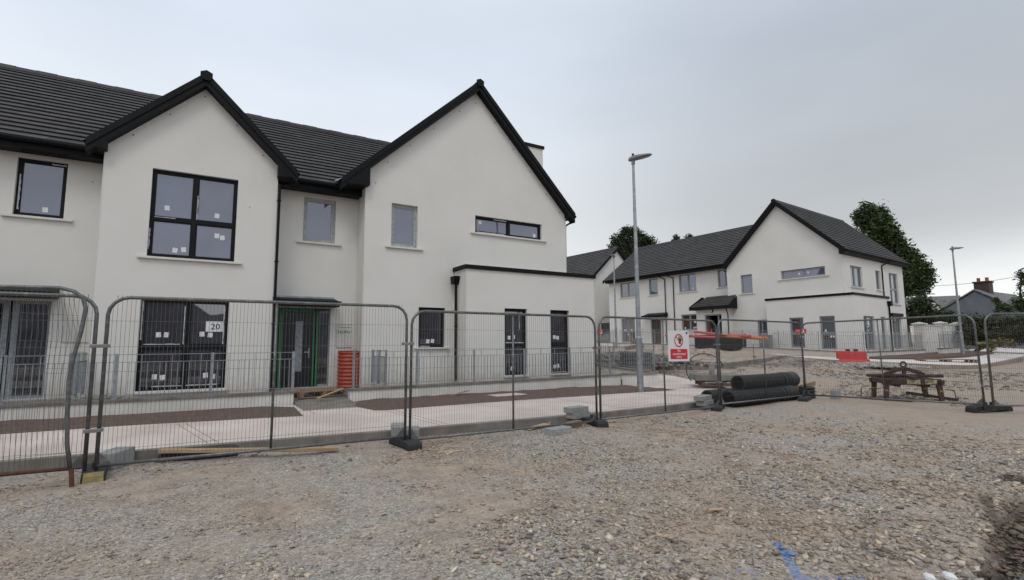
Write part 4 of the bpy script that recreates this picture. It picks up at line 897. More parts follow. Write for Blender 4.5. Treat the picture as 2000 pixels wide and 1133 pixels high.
# porch
pb = MB(); P0, P1, PV = -20.75, -18.5, 29.95
wall(pb, frameT('front', PV), P0, P1, .8, 3.7, [(-20.12, -18.9, 1.3, 3.34)]); wall(pb, frameT('side', P1), PV, g, .8, 3.7); wall(pb, frameT('side', P0), PV, r_, .8, 3.7)
RH.part('porch_wall', pb, M['render'])
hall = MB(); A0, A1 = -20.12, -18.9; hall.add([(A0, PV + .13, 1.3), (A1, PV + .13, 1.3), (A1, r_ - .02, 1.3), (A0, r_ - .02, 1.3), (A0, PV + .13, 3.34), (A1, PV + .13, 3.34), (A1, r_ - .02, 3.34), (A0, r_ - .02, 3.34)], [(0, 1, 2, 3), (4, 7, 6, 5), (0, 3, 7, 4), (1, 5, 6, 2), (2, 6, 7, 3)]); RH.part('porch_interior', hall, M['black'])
df = MB(); df.T = frameT('front', PV); df.box(A0, A0 + .08, -.15, -.05, 1.3, 3.34); df.box(A1 - .3, A1 - .22, -.15, -.05, 1.3, 3.34); df.box(A1 - .06, A1, -.15, -.05, 1.3, 3.34); df.box(A0 + .08, A1 - .06, -.15, -.05, 3.26, 3.34); DF = RH.part('door_frame', df, M['frame_grey'])
di = MB(); di.T = frameT('front', PV); di.box(A0 + .10, A0 + .2, -.45, -.16, 1.3, 3.22); RH.part('inner_door', di, mat('red_timber', lin(.20, .05, .02), None, .7), DF)
pr = MB(); uvs = []; roof_slope(pr, uvs, (-21.05, 29.62, 3.84), (-18.15, 29.62, 3.84), (-20.55, 31.1, 4.62), (-18.15, 30.49, 4.55)); pr.uv = uvs; PR = RH.part('porch_roof', pr, M['tile'])
pf = MB(); pf.box(-21.05, -18.12, 29.58, 29.64, 3.64, 3.88); pf.box(-21.05, -18.15, 29.642, 29.95, 3.66, 3.70); pf.hexa([(-18.15, 29.6, 3.66), (-18.10, 29.6, 3.66), (-18.10, 30.49, 3.66), (-18.15, 30.49, 3.66), (-18.15, 29.6, 3.88), (-18.10, 29.6, 3.88), (-18.10, 30.49, 4.45), (-18.15, 30.49, 4.45)])
pf.prism([(29.6, 3.66), (29.6, 3.87), (31.1, 4.62), (31.28, 4.6), (31.28, 3.66)], 'x', -21.07, -21.02)
RH.part('porch_fascia', pf, M['trim'], PR); fl = MB(); fl.box(-20.55, -18.75, 30.85, 31.0, 4.50, 4.60); RH.part('flashing', fl, M['galv_dark'], PR)
lg = MB(); lg.tube([(-19.6, PV - .06, 3.56), (-19.6, PV, 3.56)], .12, 16); RH.part('porch_light', lg, M['trim']); lg = MB(); lg.tube([(-19.6, PV - .08, 3.56), (-19.6, PV - .062, 3.56)], .085, 16); RH.part('porch_light_lens', lg, M['white_sign'])
downpipe(RH, [(-18.35, 29.6, 3.66), (-18.42, 29.8, 3.45), (-18.42, 29.9, 3.3), (-18.42, 29.9, 1.2)])
# plain door with canopy in the wing
dd = MB(); dd.T = F_r; dd.box(-25.71, -24.78, -.16, -.12, 1.45, 3.36); RH.part('door', dd, mat('dark_brown_door', lin(.035, .02, .014), None, .5)); canopy(RH, F_r, -26.05, -24.1, 3.42, 3.56, .6, 0, .18)
vt = MB()
for a in (29.72, 29.9): vt.box(-11.75 + (a - 29.72) * 2, -11.55 + (a - 29.72) * 2, e_ - .012, e_ + .01, .98, 1.12)
RH.part('air_vent', vt, M['black'])
# low wall + railing in front of right house
def rw(u, v, z): p = U * u + V_ * v; return (p.x, p.y, z)
def rw4(u, v, z, b): p = U * u + V_ * v; return (p.x, p.y, z, b)
boundary('boundary_wall', [rw4(-30, 29.6, 1.60, 1.32), rw4(-24, 28.85, 1.47, 1.18), rw4(-20, 28.75, 1.34, 1.06), rw4(-16, 28.7, 1.22, .94), rw4(-12, 28.7, 1.04, .72), rw4(-10.6, 28.7, 1.0, .66)], 0, 'long low white plinth wall in front of the house across the site')
boundary('boundary_wall', [rw4(-10.5, 28.82, 1.0, .66), rw4(-10.4, 32, 1.02, .7), rw4(-10.4, 36.5, 1.04, .75)], 0, 'low white plinth wall along the right side of the house across the site')
railing([rw(-30, 29.6, 1.66), rw(-24, 28.85, 1.50), rw(-21.2, 28.78, 1.42)], 'galvanised railing left of the porch of the house across the site', post_every=2, h=.95)
railing([rw(-18.9, 28.74, 1.35), rw(-16, 28.7, 1.24), rw(-12, 28.7, 1.04), rw(-10.5, 28.7, 1.0)], 'galvanised railing in front of the right gable across the site', post_every=1.9, h=.95)
railing([rw(-10.45, 28.9, 1.0), rw(-10.4, 32, 1.02), rw(-10.4, 36.4, 1.04)], 'galvanised railing along the right side of the house across the site', post_every=1.9, h=.95)
# yard fill behind
yf = MB(); p = [U * u + V_ * v for u, v in ((-30, 29.6), (-24, 28.85), (-16, 28.7), (-10.5, 28.8), (-10.45, 36.5), (-12, 38), (-30, 38))]
zz = [1.5, 1.36, 1.1, .82, .86, .9, 1.5]; yf.add([(q.x, q.y, z) for q, z in zip(p, zz)], [tuple(range(7))]); struct('house_yard', yf, M['pave_far'])
# garden boundary wall with piers
gw = empty('garden_wall', (38.3, 14.2, .8), 0, 'tall white garden wall with capped piers right of the house', 'wall'); of = (38.3, 14.2, .8)
wv = Vector((8.4, .75, 0)).normalized(); wn = Vector((-wv.y, wv.x, 0))
def obox(mb, c, a0, a1, w, z0, z1, d=wv, nn=None):
    nn = nn or Vector((-d.y, d.x, 0)); P = []
    for z in (z0, z1):
        for (a, b) in ((a0, -w), (a1, -w), (a1, w), (a0, w)): q = Vector(c) + d * a + nn * b; P.append((q.x, q.y, z))
    mb.hexa(P)
b = MB(); obox(b, of, .3, 4.0, .1, .5, 2.50); obox(b, of, 4.4, 7.9, .1, .5, 2.6); b.build('wall_body', M['render_low'], gw, of)
b = MB(); obox(b, of, .3, 4.0, .14, 2.50, 2.56); obox(b, of, 4.4, 7.9, .14, 2.60, 2.66); b.build('coping', M['sill'], gw, of)
for t, zt in ((0, 2.55), (4.2, 2.68), (8.1, 2.72)):
    b = MB(); obox(b, of, t - .25, t + .25, .25, .5, zt); pr_ = b.build('pier', M['render_low'], gw, of)
    b = MB(); q = Vector(of) + wv * t; b.add([tuple(q + wv * (s * .34) + wn * (t_ * .34)) [:2] + (zt,) for s, t_ in ((-1, -1), (1, -1), (1, 1), (-1, 1))] + [tuple(q + wv * (s * .34) + wn * (t_ * .34))[:2] + (zt + .06,) for s, t_ in ((-1, -1), (1, -1), (1, 1), (-1, 1))] + [(q.x, q.y, zt + .16)], [(0, 3, 2, 1), (0, 1, 5, 4), (1, 2, 6, 5), (2, 3, 7, 6), (3, 0, 4, 7), (4, 5, 8), (5, 6, 8), (6, 7, 8), (7, 4, 8)]); b.build('pier_cap', M['sill'], pr_, of)
A_ = (36.2, 12.55); B_ = (40.6, 12.95)
boundary('boundary_wall', [(A_[0], A_[1], 1.1, .72), (38.5, 12.7, 1.12, .76), (B_[0], B_[1], 1.16, .8)], 0, 'short low white wall under a railing before the garden wall')
railing([(A_[0], A_[1], 1.1), (38.5, 12.7, 1.12), (B_[0] - .3, B_[1] - .03, 1.15)], 'short galvanised railing in front of the white garden wall', post_every=.75, h=.95, bal=.12)

# ------------------------------------------------------------------ far gabled house in the gap
FH = House('far_house', rad(6), (0, 0, 0), 'white gabled house with dark roof seen through the gap between buildings', 'house')
pk = atd(1203, 484, 48); Rm_ = Matrix.Rotation(-rad(6), 3, 'Z'); q = Rm_ @ pk; pu, pv = q.x, q.y; FH.base = Vector((pu, pv, 1.5)); FH.root.location = Matrix.Rotation(rad(6), 3, 'Z') @ FH.base
hw, zt = 3.9, pk.z; ze = zt - 3.5
wb = MB(); T = frameT('front', pv); wall(wb, T, pu - hw, pu + hw, 1.2, ze + .1, [], (pu, zt - .2)); wall(wb, frameT('side', pu - hw), pv, pv + 20, 1.2, ze + .1); wall(wb, frameT('side', pu + hw), pv, pv + 20, 1.2, ze + .1); FH.part('wall', wb, M['render'])
gable_roof(FH, 'roof', pu - hw - .3, ze - .1, pu, zt, pu + hw + .3, ze - .1, pv - .25, pv + 20)
# black side gate
gb = MB(); p0 = U * -31.6 + V_ * 31.9; p1 = U * -30.05 + V_ * 31.9; d = (p1 - p0).normalized(); gate = empty('side_gate', (p0.x, p0.y, 1.5), 0, 'black boarded side gate between the two far houses', 'gate')
for k in range(10): obox(gb, (p0.x, p0.y, 0), k * .155, k * .155 + .145, .02, 1.5, 3.25, d)
gb.build('boards', M['cage'], gate, (p0.x, p0.y, 1.5)); gb = MB(); obox(gb, (p0.x, p0.y, 0), 0, 1.55, .035, 1.7, 1.8, d); obox(gb, (p0.x, p0.y, 0), 0, 1.55, .035, 2.9, 3.0, d); gb.build('gate_rails', M['cage'], gate, (p0.x, p0.y, 1.5))

# grey cottage
CT = House('cottage', 0, (60, 17.8, 1), 'old grey rendered cottage with chimney behind the hedge at right', 'house')
X0, X1, yc, hw, ze, zp = 59.2, 69.5, 17.6, 4.0, 3.4, 6.05
wb = MB(); wall(wb, frameT('left', X0), yc - hw, yc + hw, .3, ze, [], (yc, zp - .1)); wall(wb, frameT('front', yc - hw), X0, X1, .3, ze, [(63.5, 64.5, 1.8, 3.0)]); wall(wb, frameT('front', yc + hw), X0, X1, .3, ze); wall(wb, frameT('left', X1), yc - hw, yc + hw, .3, ze, [], (yc, zp - .1)); CT.part('wall', wb, M['cottage'])
window(CT, frameT('front', yc - hw), 63.5, 64.5, 1.8, 3.0, mull=[64.0], fm='sill', sill=.1)
rf = MB()
for s_ in (1, -1): rf.prism([(yc - s_ * (hw + .25), ze - .12), (yc, zp), (yc, zp + .12), (yc - s_ * (hw + .25), ze)], 'x', X0 - .12, X1 + .1)
RF = CT.part('roof', rf, M['slate_old']); ch = MB(); ch.cham(61.0, 62.0, yc - .55, yc + .55, 5.2, 6.85, .03); ch.cham(60.92, 62.08, yc - .63, yc + .63, 6.85, 7.0, .03); CH_ = CT.part('chimney', ch, M['brick'])
for dy in (-.3, .3):
    cpt = MB(); cpt.tube([(61.5, yc + dy, 7.0), (61.5, yc + dy, 7.35)], .13, 10); CT.part('chimney_pot', cpt, M['terracotta'], RF)
# white dormer house, far
DH = House('dormer_house', rad(30), (0, 0, 0), 'distant white house with three gabled dormers among the trees', 'house')
c = Matrix.Rotation(-rad(30), 3, 'Z') @ atd(1812, 640, 128); DH.base = Vector((c.x, c.y, 1)); DH.root.location = Matrix.Rotation(rad(30), 3, 'Z') @ DH.base
wb = MB(); T = frameT('left', c.x); wall(wb, T, c.y - 6, c.y + 10, 1, 7.0); wall(wb, frameT('front', c.y - 6), c.x, c.x + 9, 1, 7.0, [], (c.x + 4.5, 10.2)); DH.part('wall', wb, M['render'])
rf = MB(); rf.prism([(c.x - .3, 6.8), (c.x + 4.5, 10.3), (c.x + 9.3, 6.8), (c.x + 9.3, 7.1), (c.x + 4.5, 10.6), (c.x - .3, 7.1)], 'y', c.y - 6.3, c.y + 10); DR = DH.part('roof', rf, M['slate_old'])
for k in (-4.4, -1.2, 2.0):
    dm = MB(); dm.prism([(c.y + k - .9, 6.6), (c.y + k - .9, 8.0), (c.y + k, 9.3), (c.y + k + .9, 8.0), (c.y + k + .9, 6.6)], 'x', c.x - .2, c.x + 2.5); DM = DH.part('dormer', dm, M['render'], DR)
    dm = MB(); dm.prism([(c.y + k - 1.1, 7.8), (c.y + k, 9.4), (c.y + k + 1.1, 7.8), (c.y + k + 1.1, 8.0), (c.y + k, 9.65), (c.y + k - 1.1, 8.0)], 'x', c.x - .3, c.x + 2.6); DH.part('dormer_roof', dm, M['slate_old'], DR)

# ------------------------------------------------------------------ vegetation
def leaves(centers, radii, n, size, aspect=.6, shell=.45, squash=1.0, droop=0):
    centers = np.array(centers, float); radii = np.array(radii, float); w = radii ** 2; w = w / w.sum()
    k = rng.choice(len(centers), n, p=w); d = rng.normal(size=(n, 3)); d /= np.linalg.norm(d, axis=1)[:, None]
    rr = (shell + (1 - shell) * rng.random(n) ** .6) * radii[k] * (1 + .26 * rng.normal(size=n))
    P = centers[k] + d * rr[:, None] * np.array([1, 1, squash]);
    q_ = vnoise(P[:, 0] * .8 + P[:, 1] * .6 + 500, P[:, 2] + 500, .55 / max(radii.mean(), .5) * 1.6, 90); kp = rng.random(n) < np.clip(sstep(.22, .50, q_) + .25 * (rr < radii[k] * .7), .04, 1)
    P, k, rr = P[kp], k[kp], rr[kp]; n = len(P)
    # clumping toward sub-clusters
    nc = max(8, n // 60); idx = rng.integers(0, n, nc); near = rng.integers(0, nc, n); pull = rng.random(n) * .0
    tgt = P[idx]
    # nearest of few candidates
    best = None
    for _ in range(6):
        cidx = rng.integers(0, nc, n); dist = np.linalg.norm(tgt[cidx] - P, axis=1)
        if best is None: best, bd_ = cidx, dist
        else: m = dist < bd_; best = np.where(m, cidx, best); bd_ = np.where(m, dist, bd_)
    t = np.where(bd_ < radii[k] * .9, .72, .3)[:, None]; P = P * (1 - t) + (tgt[best] + rng.normal(size=(n, 3)) * size * 1.6) * t
    a = rng.normal(size=(n, 3)); a[:, 2] *= .5; a[:, 2] -= droop; a /= np.linalg.norm(a, axis=1)[:, None]; b = np.cross(a, rng.normal(size=(n, 3))); b /= np.linalg.norm(b, axis=1)[:, None]
    s = size * (.6 + .8 * rng.random(n))[:, None]
    V = np.stack([P - a * s, P - b * s * aspect * .6, P + a * s, P + b * s * aspect * .6], 1).reshape(-1, 3)
    F = np.arange(4 * n).reshape(n, 4); return V, F
def np_mesh(name, V, F, m, parent=None, off=(0, 0, 0)):
    me = bpy.data.meshes.new(name); V = V - np.array(off); me.vertices.add(len(V)); me.vertices.foreach_set('co', V.ravel()); me.loops.add(F.size); me.loops.foreach_set('vertex_index', F.ravel())
    me.polygons.add(len(F)); me.polygons.foreach_set('loop_start', np.arange(len(F)) * F.shape[1]); me.update(); me.materials.append(m)
    o = bpy.data.objects.new(name, me); COL.objects.link(o); o.parent = parent; return o
def tree(name, base, blobs, n, size, m, label, trunk_r=.35, cat='tree', group=None, **kw):
    base = Vector(base); root = empty(name, base, 0, label, cat, group)
    V, F = leaves([b[:3] for b in blobs], [b[3] for b in blobs], n, size, **kw); np_mesh('crown', V, F, m, root, tuple(base))
    tb = MB(); top = Vector(np.mean([b[:3] for b in blobs], axis=0)); fork = base.lerp(top, .45); fork.z = base.z + (top.z - base.z) * .5
    tb.tube([base - Vector((0, 0, .3)), base.lerp(fork, .5) + Vector((.1, 0, 0)), fork], trunk_r, 8, radii=[trunk_r * 1.2, trunk_r * .9, trunk_r * .7])
    for b in blobs:
        c = Vector(b[:3]); mid = fork.lerp(c, .5) + Vector((random.uniform(-.4, .4), random.uniform(-.4, .4), .3)); tb.tube([fork, mid, c, c + Vector((0, 0, b[3] * .5))], .1, 6, radii=[trunk_r * .5, trunk_r * .3, trunk_r * .15, .02])
    tb.build('trunk', M['bark'], root, tuple(base)); return root
def blob(px, py, D, rpx):
    p = atd(px, py, D); c_ = math.cos(math.atan((px - 1000) / FPX)); return (p.x, p.y, p.z, rpx / FPX * D * c_)
D = 60
bl = [blob(x, y, D + dd, r) for x, y, dd, r in ((1686, 400, 0, 10), (1701, 408, 1, 13), (1720, 412, 2, 14), (1668, 418, 0, 8), (1675, 432, 1, 13), (1690, 425, 2, 17), (1712, 432, 0, 20), (1734, 430, 1, 13), (1742, 452, 0, 17), (1728, 458, 2, 22), (1698, 455, 1, 22), (1752, 470, 0, 16), (1766, 482, 1, 12), (1740, 485, 2, 24), (1712, 490, 0, 26), (1778, 500, 0, 12), (1762, 505, 2, 20), (1792, 494, 1, 9), (1740, 520, 1, 24), (1785, 525, 0, 17), (1803, 512, 1, 9), (1812, 525, 0, 12), (1820, 538, 1, 8), (1798, 545, 1, 17), (1770, 548, 0, 22), (1814, 555, 0, 13), (1750, 565, 1, 20), (1785, 570, 0, 14), (1805, 575, 1, 9))]
tree('broadleaf_tree', (56, 22, 1), bl, 30000, .17, M['leaf'], 'large broadleaf tree rising behind the right gable of the house across the site', .5, group='trees behind the houses')
D = 72
bl = [blob(x, y, D + dd, r) for x, y, dd, r in ((1218, 447, 0, 7), (1228, 450, 1, 11), (1241, 448, 0, 8), (1252, 455, 1, 9), (1194, 462, 0, 6), (1202, 470, 1, 9), (1214, 466, 0, 11), (1230, 468, 2, 15), (1247, 470, 0, 13), (1262, 466, 1, 8), (1275, 463, 0, 7), (1284, 468, 0, 6), (1268, 478, 1, 12), (1188, 482, 0, 5), (1208, 486, 0, 15), (1228, 490, 1, 18), (1250, 490, 2, 16), (1285, 480, 0, 7), (1222, 508, 0, 15), (1240, 512, 1, 16), (1205, 505, 1, 10))]
tree('broadleaf_tree', (51, 49, 1.5), bl, 17000, .18, M['leaf_dark'], 'dark rounded tree between the far house and the long roof, behind the tall lamp post', .45, group='trees behind the houses')
for px, py, rp, lb in ((1322, 468, 5, 'tiny treetop just clearing the ridge of the long roof'), (1346, 466, 4, 'second smaller treetop peeping over the long roof ridge')):
    b_ = blob(px, py, 68, rp); tree('distant_treetop', (b_[0], b_[1], 1.5), [b_], 260, .2, M['leaf_dark'], lb, .2, group='trees behind the houses')
D = 52
bl = [blob(1790, 600, D, 26), blob(1815, 612, D, 24), blob(1840, 622, D, 20), blob(1780, 625, D, 20), blob(1805, 585, D + 1, 16), blob(1860, 632, D, 16)]
tree('dense_shrub', (50, 18.5, 1), bl, 6500, .16, M['leaf_dark'], 'dark shrub mass behind the tall white garden wall', .15, 'shrub')
bl = [blob(x, 655 + random.uniform(-4, 4), 47, 24) for x in range(1878, 2110, 18)] + [blob(x, 634 + random.uniform(-6, 6), 49, 22) for x in range(1884, 2110, 20)]
tree('overgrown_hedge', (47, 14.5, .8), bl, 24000, .10, M['leaf_hedge'], 'overgrown dark hedge in front of the grey cottage', .1, 'hedge', shell=.2)
bl = [blob(1915, 672, 43, 8), blob(1935, 675, 43, 11), blob(1955, 668, 44, 9), blob(1975, 672, 43, 7)]
tree('yellow_shrub', (41, 12.5, .8), bl, 700, .09, M['leaf_yellow'], 'yellow-leaved shrub low against the dark hedge', .04, 'shrub', shell=.1)
bl = [blob(1996, 540, 38, 10), blob(1990, 560, 38, 9), blob(2004, 580, 38, 20), blob(1985, 592, 38, 10), blob(2010, 555, 38, 20), blob(2030, 600, 38, 40), blob(2030, 540, 38, 26)]
tree('feathery_tree', (36, 8.5, .5), bl, 5200, .09, M['leaf'], 'feathery green tree entering at the right edge', .15, group='trees behind the houses')
bl = [blob(1945, 585, 58, 6), blob(1955, 600, 57, 9), blob(1970, 604, 57, 7), blob(1948, 612, 57, 5)]
tree('creeper', (59, 13.2, 1), bl, 1500, .10, M['leaf'], 'green creeper climbing over the cottage roof edge', .04, 'climber', shell=.1)

# overhead wire
wr = MB(); a, b = atd(1790, 560, 75), atd(2080, 521, 75); pts = [a.lerp(b, t / 12) - Vector((0, 0, .9 * math.sin(math.pi * t / 12) * .5)) for t in range(13)]; wr.tube(pts, .025, 4)
tag(wr.build('overhead_wire', M['ink']), 'single overhead cable crossing the sky above the cottage chimney', 'cable')

# ------------------------------------------------------------------ lamp posts
def lamp(h):
    root = empty('street_lamp', (0, 0, 0), 0, 'x', 'street lamp', 'galvanised street lamps')
    m_ = MB(); m_.tube([(0, 0, -.2), (0, 0, 1.5), (0, 0, 1.56), (0, 0, h)], .09, 16, radii=[.088, .084, .066, .036]); m_.build('pole', M['galv'], root, smooth=False)
    d_ = MB(); d_.cham(-.035, .035, -.10, -.07, .8, 1.4, .008); d_.build('access_door', M['lampgrey'], root)
    c_ = MB(); c_.tube([(0, 0, h - .02), (0, 0, h + .10)], .052, 14); c_.build('collar', M['lampgrey'], root)
    # luminaire: lofted flat pod along -y, slightly tilted up
    hd_ = MB(); secs = [(-.13, .05, .045), (-.10, .08, .09), (.03, .11, .12), (.20, .125, .095), (.38, .115, .065), (.50, .07, .04), (.54, .02, .02)]; n = 12; V = []; F = []
    for (t, w_, hh) in secs:
        for k in range(n):
            a_ = 2 * math.pi * k / n; z_ = math.sin(a_) * hh; z_ = z_ if z_ > 0 else z_ * .35
            V.append((math.cos(a_) * w_, -t, h + .13 + t * .10 + z_))
    for i in range(len(secs) - 1):
        for k in range(n): F.append((i * n + k, i * n + (k + 1) % n, (i + 1) * n + (k + 1) % n, (i + 1) * n + k))
    F += [tuple(range(n)), tuple((len(secs) - 1) * n + k for k in range(n))]; hd_.add(V, F); head = hd_.build('luminaire', M['lampgrey'], root, smooth=True)
    g_ = MB(); g_.add([(-.07, -.22, h + .112), (.07, -.22, h + .112), (.06, -.46, h + .146), (-.06, -.46, h + .146)], [(0, 1, 2, 3)]); g_.build('lens', mat('lamp_lens', lin(.35, .28, .24), None, .2), head)
    s_ = MB(); s_.tube([(0, .0, h + .22), (0, 0, h + .30)], .035, 12); s_.build('photocell', M['ink'], head)
    return root
L1 = lamp(6.5); L1['label'] = 'tall galvanised street lamp nearest the camera, on the soil tip beside the footpath'
L1.location = (10.31, 10.33, .10); L1.rotation_euler = (0, 0, rad(32))
L2 = copy_tree(L1); L2.location = (36.9, 11.75, .66 - .02); L2.rotation_euler = (0, 0, rad(40)); L2.scale = (1, 1, .93); L2['label'] = 'street lamp in front of the white garden wall at right'
L3 = copy_tree(L1); L3.location = (23.1, 25.2, 1.1); L3.rotation_euler = (0, 0, rad(-62)); L3.scale = (1, 1, .93); L3['label'] = 'thin street lamp far back in the gap between the houses'

# ------------------------------------------------------------------ temporary fence panels
PW, TOP, BOT, RC = 3.45, 1.98, .13, .20
def panel():
    root = empty('wire_fence', (0, 0, 0), 0, 'x', 'fence panel', 'temporary wire fence panels')
    f = MB(); pts = [(0, 0, .02), (0, 0, TOP - RC)] + [(RC - RC * math.cos(a), 0, TOP - RC + RC * math.sin(a)) for a in [rad(x) for x in (22, 45, 68, 90)]] + [(PW - RC, 0, TOP)] + [(PW - RC + RC * math.sin(a), 0, TOP - RC + RC * math.cos(a)) for a in [rad(x) for x in (22, 45, 68, 90)]] + [(PW, 0, .02)]
    f.tube(pts, .0205, 8); f.tube([(0, 0, BOT), (PW, 0, BOT)], .019, 8); f.build('tube_frame', M['galv_dark'], root, smooth=True)
    c_ = MB(); c_.tube([(PW / 2, 0, BOT), (PW / 2, 0, TOP)], .0165, 8); c_.build('centre_post', M['galv_dark'], root, smooth=True)
    w_ = MB(); n = 84
    for i in range(1, n):
        x = PW * i / n; zt = TOP
        if x < RC: zt = TOP - RC + math.sqrt(max(0, RC ** 2 - (RC - x) ** 2))
        if x > PW - RC: zt = TOP - RC + math.sqrt(max(0, RC ** 2 - (x - PW + RC) ** 2))
        w_.tube([(x, .012 + random.uniform(-.003, .003), BOT), (x + random.uniform(-.004, .004), .014, (BOT + TOP) / 2), (x, .012, zt)], .0018, 4, caps=False)
    for z in (.29, .58, .86, 1.14, 1.42, 1.71): w_.tube([(0, .016, z), (PW * .3, .016, z + .004), (PW * .7, .016, z - .004), (PW, .016, z)], .0021, 4, caps=False)
    # wrapped wire ends on the top tube
    for i in range(2, n - 1): x = PW * i / n; w_.add([(x - .003, -.022, TOP - .018), (x + .003, -.022, TOP - .018), (x + .003, -.0215, TOP + .018), (x - .003, -.0215, TOP + .018)], [(0, 1, 2, 3)])
    w_.build('wire_mesh', M['wire'], root)
    for s in (0, 1):
        g_ = MB(); x0 = .02 if s == 0 else PW - .02; sg = 1 if s == 0 else -1
        g_.prism([(x0, BOT + .015), (x0 + sg * .11, BOT + .015), (x0, BOT + .14)], 'y', -.004, .004); g_.build('corner_gusset', M['galv_dark'], root)
    return root
pan = panel()
def place(o, a, b, z, lean=0, dz=0):
    d = Vector((b[0] - a[0], b[1] - a[1])); o.location = (a[0], a[1], z); o.rotation_euler = (lean, -math.atan2(dz, PW), math.atan2(d.y, d.x))
    return o
PL = [((-.95, 7.24), (2.47, 7.12), .03, 'wire fence panel in front of the large window and the green door', 0, .0),
      ((-4.50, 7.30), (-1.05, 7.25), .03, 'wire fence panel at far left standing behind the bent one', 0, 0),
      ((2.58, 7.15), (6.02, 7.13), -.03, 'wire fence panel before the wide gable and the long railing', 0, -.01),
      ((6.18, 7.2), (9.61, 7.31), -.03, 'wire fence panel carrying the white prohibition sign', 0, -.01),
      ((9.74, 7.34), (13.17, 7.45), .0, 'wire fence panel in front of the black corrugated pipes', 0, -.01),
      ((13.42, 7.55), (13.80, 4.12), -.02, 'wire fence panel in front of the rusty lifting frame', 0, .06),
      ((13.68, 3.95), (16.64, 2.17), .04, 'wire fence panel running off the right edge of the photo', 0, 0)]
PANELS = []
for i, (a, b, z, lb, le, dz) in enumerate(PL):
    o = pan if i == 0 else copy_tree(pan); place(o, a, b, z, le, dz); o['label'] = lb; PANELS.append(o)
# bent panel
bp = empty('wire_fence', (-4.6, 7.05, 0), 0, 'buckled wire fence panel with a bowed post at far left', 'fence panel', 'temporary wire fence panels'); of = (-4.6, 7.05, 0)
post = [(-1.13, 7.0, .20), (-1.17, 7.0, .45), (-1.19, 7.0, .80), (-1.20, 7.0, 1.10), (-1.175, 7.0, 1.36), (-1.13, 7.0, 1.64), (-1.11, 7.0, 1.86), (-1.14, 7.0, 1.97), (-1.22, 7.0, 2.04), (-1.34, 7.0, 2.07), (-1.8, 7.0, 2.06), (-3, 7.02, 2.05), (-4.6, 7.05, 2.03)]
b = MB(); b.tube(post, .0205, 8); b.build('tube_frame', M['galv_dark'], bp, of, smooth=True)
b = MB(); b.tube([(-1.13, 7.0, .20), (-2.2, 7.02, .22), (-4.6, 7.05, .2)], .019, 8); b.build('bottom_rail', M['rust'], bp, of, smooth=True)
b = MB(); b.tube([(-1.10, 7.0, -.02), (-1.12, 7.0, .20)], .022, 8); b.build('post_stub', M['rust'], bp, of)
b = MB()
for i in range(84):
    x = -1.16 - .041 * i; k = math.exp(-i / 14); s = random.uniform(-.012, .012)
    b.tube([(x + .03 * k, 7.015, .2), (x - .02 * k + s, 7.0, .7), (x - .03 * k, 6.99, 1.1), (x + .02 * k - s, 7.0, 1.6), (x - .05 * k - (.03 if i < 3 else 0), 7.01, 2.05)], .0018, 4, caps=False)
for z in (.36, .66, .95, 1.22, 1.50, 1.78): b.tube([(-1.14, 7.015, z), (-1.6, 7.0, z + .02), (-2.5, 7.02, z - .03), (-4.6, 7.05, z)], .0021, 4, caps=False)
b.build('wire_mesh', M['wire'], bp, of)
# clamps joining panels
cl = empty('pipe_clamp', (0, 0, 0), 0, 'x', 'clamp', 'clamps joining the fence panels')
b = MB(); b.cham(-.085, .085, -.032, -.022, -.02, .02, .004); b.cham(-.085, .085, .022, .032, -.02, .02, .004); b.build('clamp_plates', M['clamp'], cl); b = MB(); b.tube([(0, -.05, 0), (0, .05, 0)], .008, 6); b.build('bolt', M['clamp'], cl)
CLP = [((-1.0, 7.24), 0, (1.46, .54), 'leftmost fence joint by the bent post'), ((2.525, 7.13), 0, (1.47,), 'fence joint above the stacked blocks left of the wide gable'), ((6.1, 7.16), 0, (1.38,), 'fence joint left of the prohibition sign panel'), ((9.67, 7.33), 0, (1.42, .60), 'fence joint at the left end of the pipes'), ((13.3, 7.5), .3, (.45,), 'fence joint at the right end of the pipes'), ((13.74, 4.04), -.8, (1.42, .55), 'fence joint by the long black foot at right')]
first = True
for (p, rz, zs, lb) in CLP:
    for j, z in enumerate(zs):
        o = cl if first else copy_tree(cl); first = False; o.location = (p[0], p[1], z); o.rotation_euler = (0, 0, rz); o['label'] = ('upper' if j == 0 and len(zs) > 1 else 'lower' if len(zs) > 1 else 'only') + ' steel clamp on the ' + lb
# feet (rubber blocks)
ft = empty('ballast_block', (0, 0, 0), 0, 'x', 'fence foot', 'rubber fence feet')
b = MB(); b.prism([(-.35, 0), (-.345, .085), (-.31, .115), (-.20, .125), (.20, .125), (.31, .115), (.345, .085), (.35, 0), (.26, 0), (.24, .035), (-.24, .035), (-.26, 0)], 'y', -.105, .105); b.build('foot_block', M['rubber'], ft, bevel=.01)
for sx in (-.06, .06): b = MB(); b.tube([(sx, 0, .10), (sx, 0, .18)], .032, 8); b.build('socket', M['rubber'], ft)
FT = [((-.98, 7.45), 95, 'black fence foot with a yellow end at the leftmost joint'), ((2.53, 7.2), 95, 'black fence foot in front of the two blocks at the second joint'), ((6.08, 7.28), 80, 'black fence foot beside the timber offcut'), ((9.72, 7.42), 30, 'low black fence foot at the left end of the pipes'), ((13.0, 7.35), 20, 'black fence foot near the coiled duct'), ((14.1, 4.15), -22, 'long black fence foot at the right-hand joint')]
for i, (p, a_, lb) in enumerate(FT):
    o = ft if i == 0 else copy_tree(ft); o.location = (p[0], p[1], -.01); o.rotation_euler = (0, 0, rad(a_)); o['label'] = lb
o.scale = (1.35, 1, 1.15); yl = MB(); yl.prism([(-.362, .015), (-.335, .095), (-.30, .115), (-.30, .10), (-.345, .012)], 'y', -.09, .09); yl.T = None
